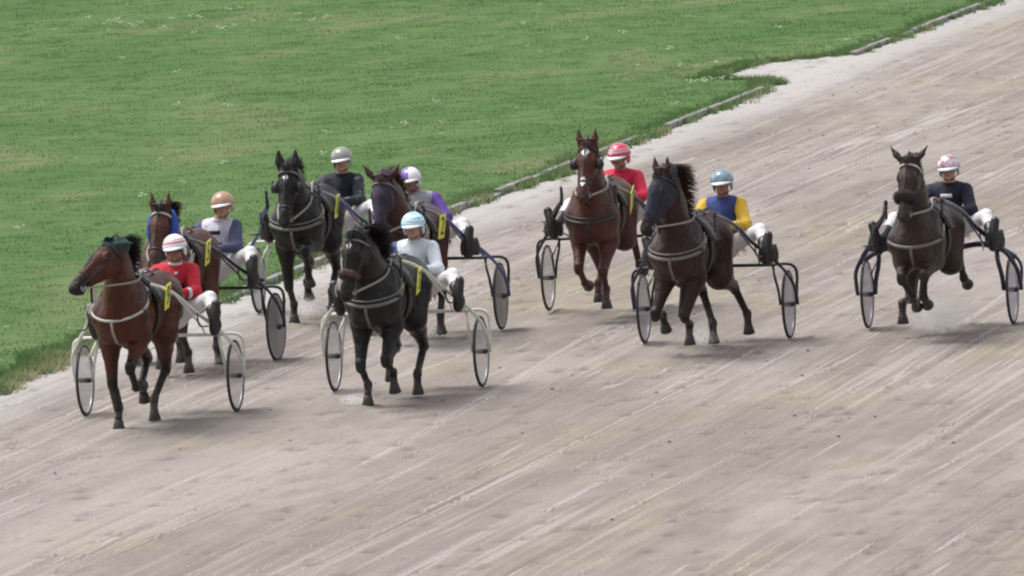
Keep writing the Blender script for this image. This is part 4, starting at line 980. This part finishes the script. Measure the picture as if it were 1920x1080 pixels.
# 3 brown horse with blue cheek rolls, behind the leader
team(-28.33, 123.4, R(-3),
  dict(label='dark navy sulky with opaque grey disc wheel partly hidden behind the leading team', fm=M['black_paint'], disc=M['disc_grey'], shaftm=M['navy_paint'], wbase=.74),
  dict(name_label='brown horse with bright blue cheek rolls half hidden behind the leading driver', fore=[(.3, .1, 0, .13), (.2, .04, 5, .13)], hind=[(-.4, .1, 0, .12), (-.9, .02, -20, .14)], lift=-0.06,
       poll=(.90, .12, 1.80), nose=(.55, -.03, -.83), coatm=C['bright_bay'], mane=M['mane_black'], mane_dir=(.95, .3, -.35), mane_len=.15, ears='up', collar='white', plate=('5', 8, 4), seed=13, browband='white', cheekroll=M['blue_hood']),
  dict(label='driver in pale mauve vest with slate blue sleeves and copper brown helmet', shield=False, jacket=J_mauve, sleeve=J_slate, helm=helmet_material('copper_helmet', 'plain', (.34, .19, .12), (.42, .25, .16)), goggles=None, lean=14, headoff=(.04, 0, 0), patch=M['black_hood']), dx=0.09)
# 4 black horse with large blinkers
team(-28.42, 129.65, R(0),
  dict(label='silver and blue sulky with pale fork behind the black horse in big blinkers', fm=M['cream_paint'], disc=M['disc_lilac'], shaftm=M['blue_paint']),
  dict(name_label='black horse with large round blinkers and black ear hood, back left', fore=[(.15, 0, 10, .15), (.50, .42, -25, .12)], hind=[(-.5, .2, -20, .12), (-.4, .08, 0, .15)], lift=-0.08,
       poll=(.92, .03, 1.77), nose=(.50, -.02, -.86), coatm=C['black'], mane=M['mane_black'], mane_dir=(.3, .9, .1), mane_len=.16, ears='up', hoodmat=M['black_hood'], collar='grey', plate=('8', 0, 4), seed=14, star=1, browband='grey', blinkers=True),
  dict(label='driver in dark navy jacket with plain grey helmet, back left', jacket=J_navy, sleeve=J_camo, helm=helmet_material('grey_helmet', 'plain', (.22, .22, .20), (.28, .28, .26)), goggles=None, lean=14), dx=0.12)
# 5 brown horse in purple hood
team(-26.62, 126.4, R(0),
  dict(label='black framed sulky with silver blue shafts and grey discs behind the hooded brown horse', fm=M['black_paint'], disc=M['disc_grey'], shaftm=M['blue_paint']),
  dict(name_label='brown horse in dark purple face hood behind the front centre driver', fore=[(.3, 0, 10, .14), (.4, .2, -20, .13)], hind=[(-.4, .2, -10, .12), (-.62, .04, 0, .15)], lift=-0.1,
       poll=(.92, -.07, 1.86), nose=(.46, -.03, -.88), coatm=C['brown'], mane=M['mane_brown'], mane_dir=(.6, .7, .2), mane_len=.16, ears='side', mask=cloth('purple_mask', (.035, .028, .05)), collar='tan', plate=('2', 0, -6), seed=15, browband='grey'),
  dict(label='driver in grey jacket with purple sleeves and purple and white quartered helmet', jacket=J_grey, sleeve=J_purple, helm=helmet_material('purple_white_helmet', 'quarters', (.75, .73, .78), (.20, .10, .50)), goggles=None, skin='skin_tan', lean=-8, brimtilt=-10, headoff=(-.03, -.03, -.02)), dx=-0.04)
# 6 chestnut horse with star and snip
team(-25.06, 128.65, R(0),
  dict(label='thin black sulky behind the chestnut bay horse with white face marks', fm=M['black_paint'], disc=M['disc_clear'], shaftm=M['black_paint']),
  dict(name_label='chestnut bay horse with white star and snip, ears pricked, back centre', fore=[(.20, .37, -80, .12), (.45, .15, 8, .11)], hind=[(-.05, .18, 10, .07), (-1.12, .40, -70, .21)], lift=-0.05,
       poll=(.93, .08, 1.94), nose=(.58, -.03, -.80), coatm=C['chestnut'], mane=M['mane_brown'], mane_dir=(.3, .9, .1), mane_len=.12, ears='up', collar='black', plate=('7', 22, 5), seed=16, star=2, blinkers=True),
  dict(label='driver in plain rose red jacket and red helmet with round white emblem', jacket=J_rose, sleeve=J_rose, helm=helmet_material('red_striped_helmet', 'stripes', (.50, .04, .08), (.62, .35, .42)), brim='white_plastic', goggles=None, skin='skin_tan', lean=5, emblem=True, face=(-14, 6)), dx=0.04)
# 7 dark brown horse with full face mask
team(-23.17, 124.08, R(0),
  dict(label='dark metallic blue sulky with smoky lilac discs behind the masked horse', fm=M['black_paint'], disc=M['disc_lilac'], shaftm=M['navy_paint']),
  dict(name_label='seal brown horse in full navy face mask turning its head left, mane flying', fore=[(.15, .24, -35, .24), (.22, .10, 8, .02)], hind=[(-.75, .03, 0, .0), (-1.12, .09, -8, .27)], lift=-0.11,
       poll=(.93, .01, 1.99), nose=(.45, -.26, -.84), coatm=C['seal'], mane=M['mane_brown'], mane_dir=(.95, .35, -.35), mane_len=.23, ears='up', mask=M['navy_mask'], collar='grey', plate=None, seed=17),
  dict(label='driver in royal blue jacket with yellow sleeves and teal grey helmet', jacket=J_royal, sleeve=J_yellow, helm=helmet_material('teal_grey_helmet', 'plain', (.10, .19, .26), (.22, .30, .36)), goggles=None, skin='skin_tan', lean=8),
  hoff=(0, 0), hrz=R(-5), dx=0.06)
# 8 dark horse at the right edge
team(-21.02, 125.0, R(0),
  dict(label='heavy navy sulky with arched crossbar at the far right of the photo', fm=M['navy_paint'], disc=M['disc_lilac'], shaftm=M['navy_paint'], arch='arched', shaft_r=.026),
  dict(name_label='dark brown horse with white browband and fuzzy shadow roll at the far right, ears wide', fore=[(.42, .34, -62, .03), (.42, .36, -66, .08)], hind=[(0.0, .15, 5, .27), (-1.05, .44, -70, .2)], lift=-0.14,
       poll=(.93, .06, 1.99), nose=(.55, -.05, -.82), coatm=C['dark_brown'], mane=M['mane_brown'], mane_dir=(.3, .9, .1), mane_len=.12, ears='side', collar='grey', plate=None, seed=18, browband='white', roll=.048, breast='single'),
  dict(label='driver in navy jacket with blue goggles and mottled pink helmet at far right', jacket=J_navy, sleeve=J_navy, helm=helmet_material('pink_mottled_helmet', 'mottle', (.30, .15, .19), (.62, .52, .60)), goggles='goggles_blue', skin='skin', lean=9, trim=None, patch=W_c),
  hrz=R(-2), dx=0.08)

# ---------------------------------------------------------------- sand thrown up by the hooves
def dust_material(name, dens):
    m = bpy.data.materials.new(name); m.use_nodes = True; n = m.node_tree.nodes; l = m.node_tree.links; n.remove(n['Principled BSDF'])
    v = n.new('ShaderNodeVolumePrincipled'); v.inputs['Color'].default_value = (.97, .94, .92, 1); v.inputs['Anisotropy'].default_value = .2
    tc = n.new('ShaderNodeTexCoord'); nz = n.new('ShaderNodeTexNoise'); nz.inputs['Scale'].default_value = 7; nz.inputs['Detail'].default_value = 3; l.new(tc.outputs['Object'], nz.inputs['Vector'])
    ln = n.new('ShaderNodeVectorMath'); ln.operation = 'LENGTH'; l.new(tc.outputs['Object'], ln.inputs[0])
    mr = n.new('ShaderNodeMapRange'); mr.interpolation_type = 'SMOOTHSTEP'; l.new(ln.outputs['Value'], mr.inputs[0]); mr.inputs[1].default_value = 1.0; mr.inputs[2].default_value = .15; mr.inputs[3].default_value = 0; mr.inputs[4].default_value = 1
    m2 = n.new('ShaderNodeMapRange'); l.new(nz.outputs['Fac'], m2.inputs[0]); m2.inputs[1].default_value = .40; m2.inputs[2].default_value = .65; m2.inputs[3].default_value = 0; m2.inputs[4].default_value = dens
    mu = n.new('ShaderNodeMath'); mu.operation = 'MULTIPLY'; l.new(mr.outputs[0], mu.inputs[0]); l.new(m2.outputs[0], mu.inputs[1]); l.new(mu.outputs[0], v.inputs['Density'])
    l.new(v.outputs[0], n['Material Output'].inputs['Volume']); return m
M['dust'] = dust_material('kicked_up_dust', 8.0)
dm = MB().ellipsoid((0, 0, 0), (1, 1, 1), 16, 10)
dme = meshpy('dust_cloud', dm.v, dm.f); dme.materials.append(M['dust'])
def dust(x, y, f, s_, rz, r, label):
    c, s2 = math.cos(rz), math.sin(rz); lx, ly = s_, -(f + 1.3)
    o = bpy.data.objects.new('dust_cloud', dme); COL.objects.link(o); o.location = (x + c * lx - s2 * ly, y + s2 * lx + c * ly, r[2] * .75); o.scale = r; tag(o, label, 'dust', kind='stuff')
    rr = random.Random(int(x * 100)); mb = MB()
    for i in range(70):
        a, b, cc = rr.gauss(0, .42), rr.gauss(0, .42), abs(rr.gauss(0, .6)); q_ = rr.uniform(.003, .008)
        mb.ellipsoid((o.location.x + a * r[0], o.location.y + b * r[1], .02 + cc * r[2]), (q_, q_, q_ * .8), 5, 3)
    tag(mb.build('flying_sand', M['clod'], None), 'grains of sand flying in the ' + label, 'sand', kind='stuff')
dust(-21.02, 125.0, -.55, .10, 0, (.42, .65, .24), 'pale dust kicked up behind the hooves of the far right horse')
dust(-23.17, 124.08, -.75, .02, R(-5), (.22, .4, .12), 'low dust under the hooves of the masked horse')
dust(-28.42, 129.65, -.45, .02, 0, (.24, .5, .16), 'brown dust under the black horse in big blinkers')
dust(-28.33, 123.4, -.9, .05, R(-3), (.36, .5, .12), 'dust behind the hooves of the horse with blue cheek rolls')
dust(-26.62, 126.4, -.6, .14, 0, (.2, .4, .10), 'dust by the hind hoof of the hooded brown horse')
dust(-25.42, 119.5, .2, -.12, R(-4), (.2, .35, .07), 'light dust at the front hooves of the nearly black front centre horse')
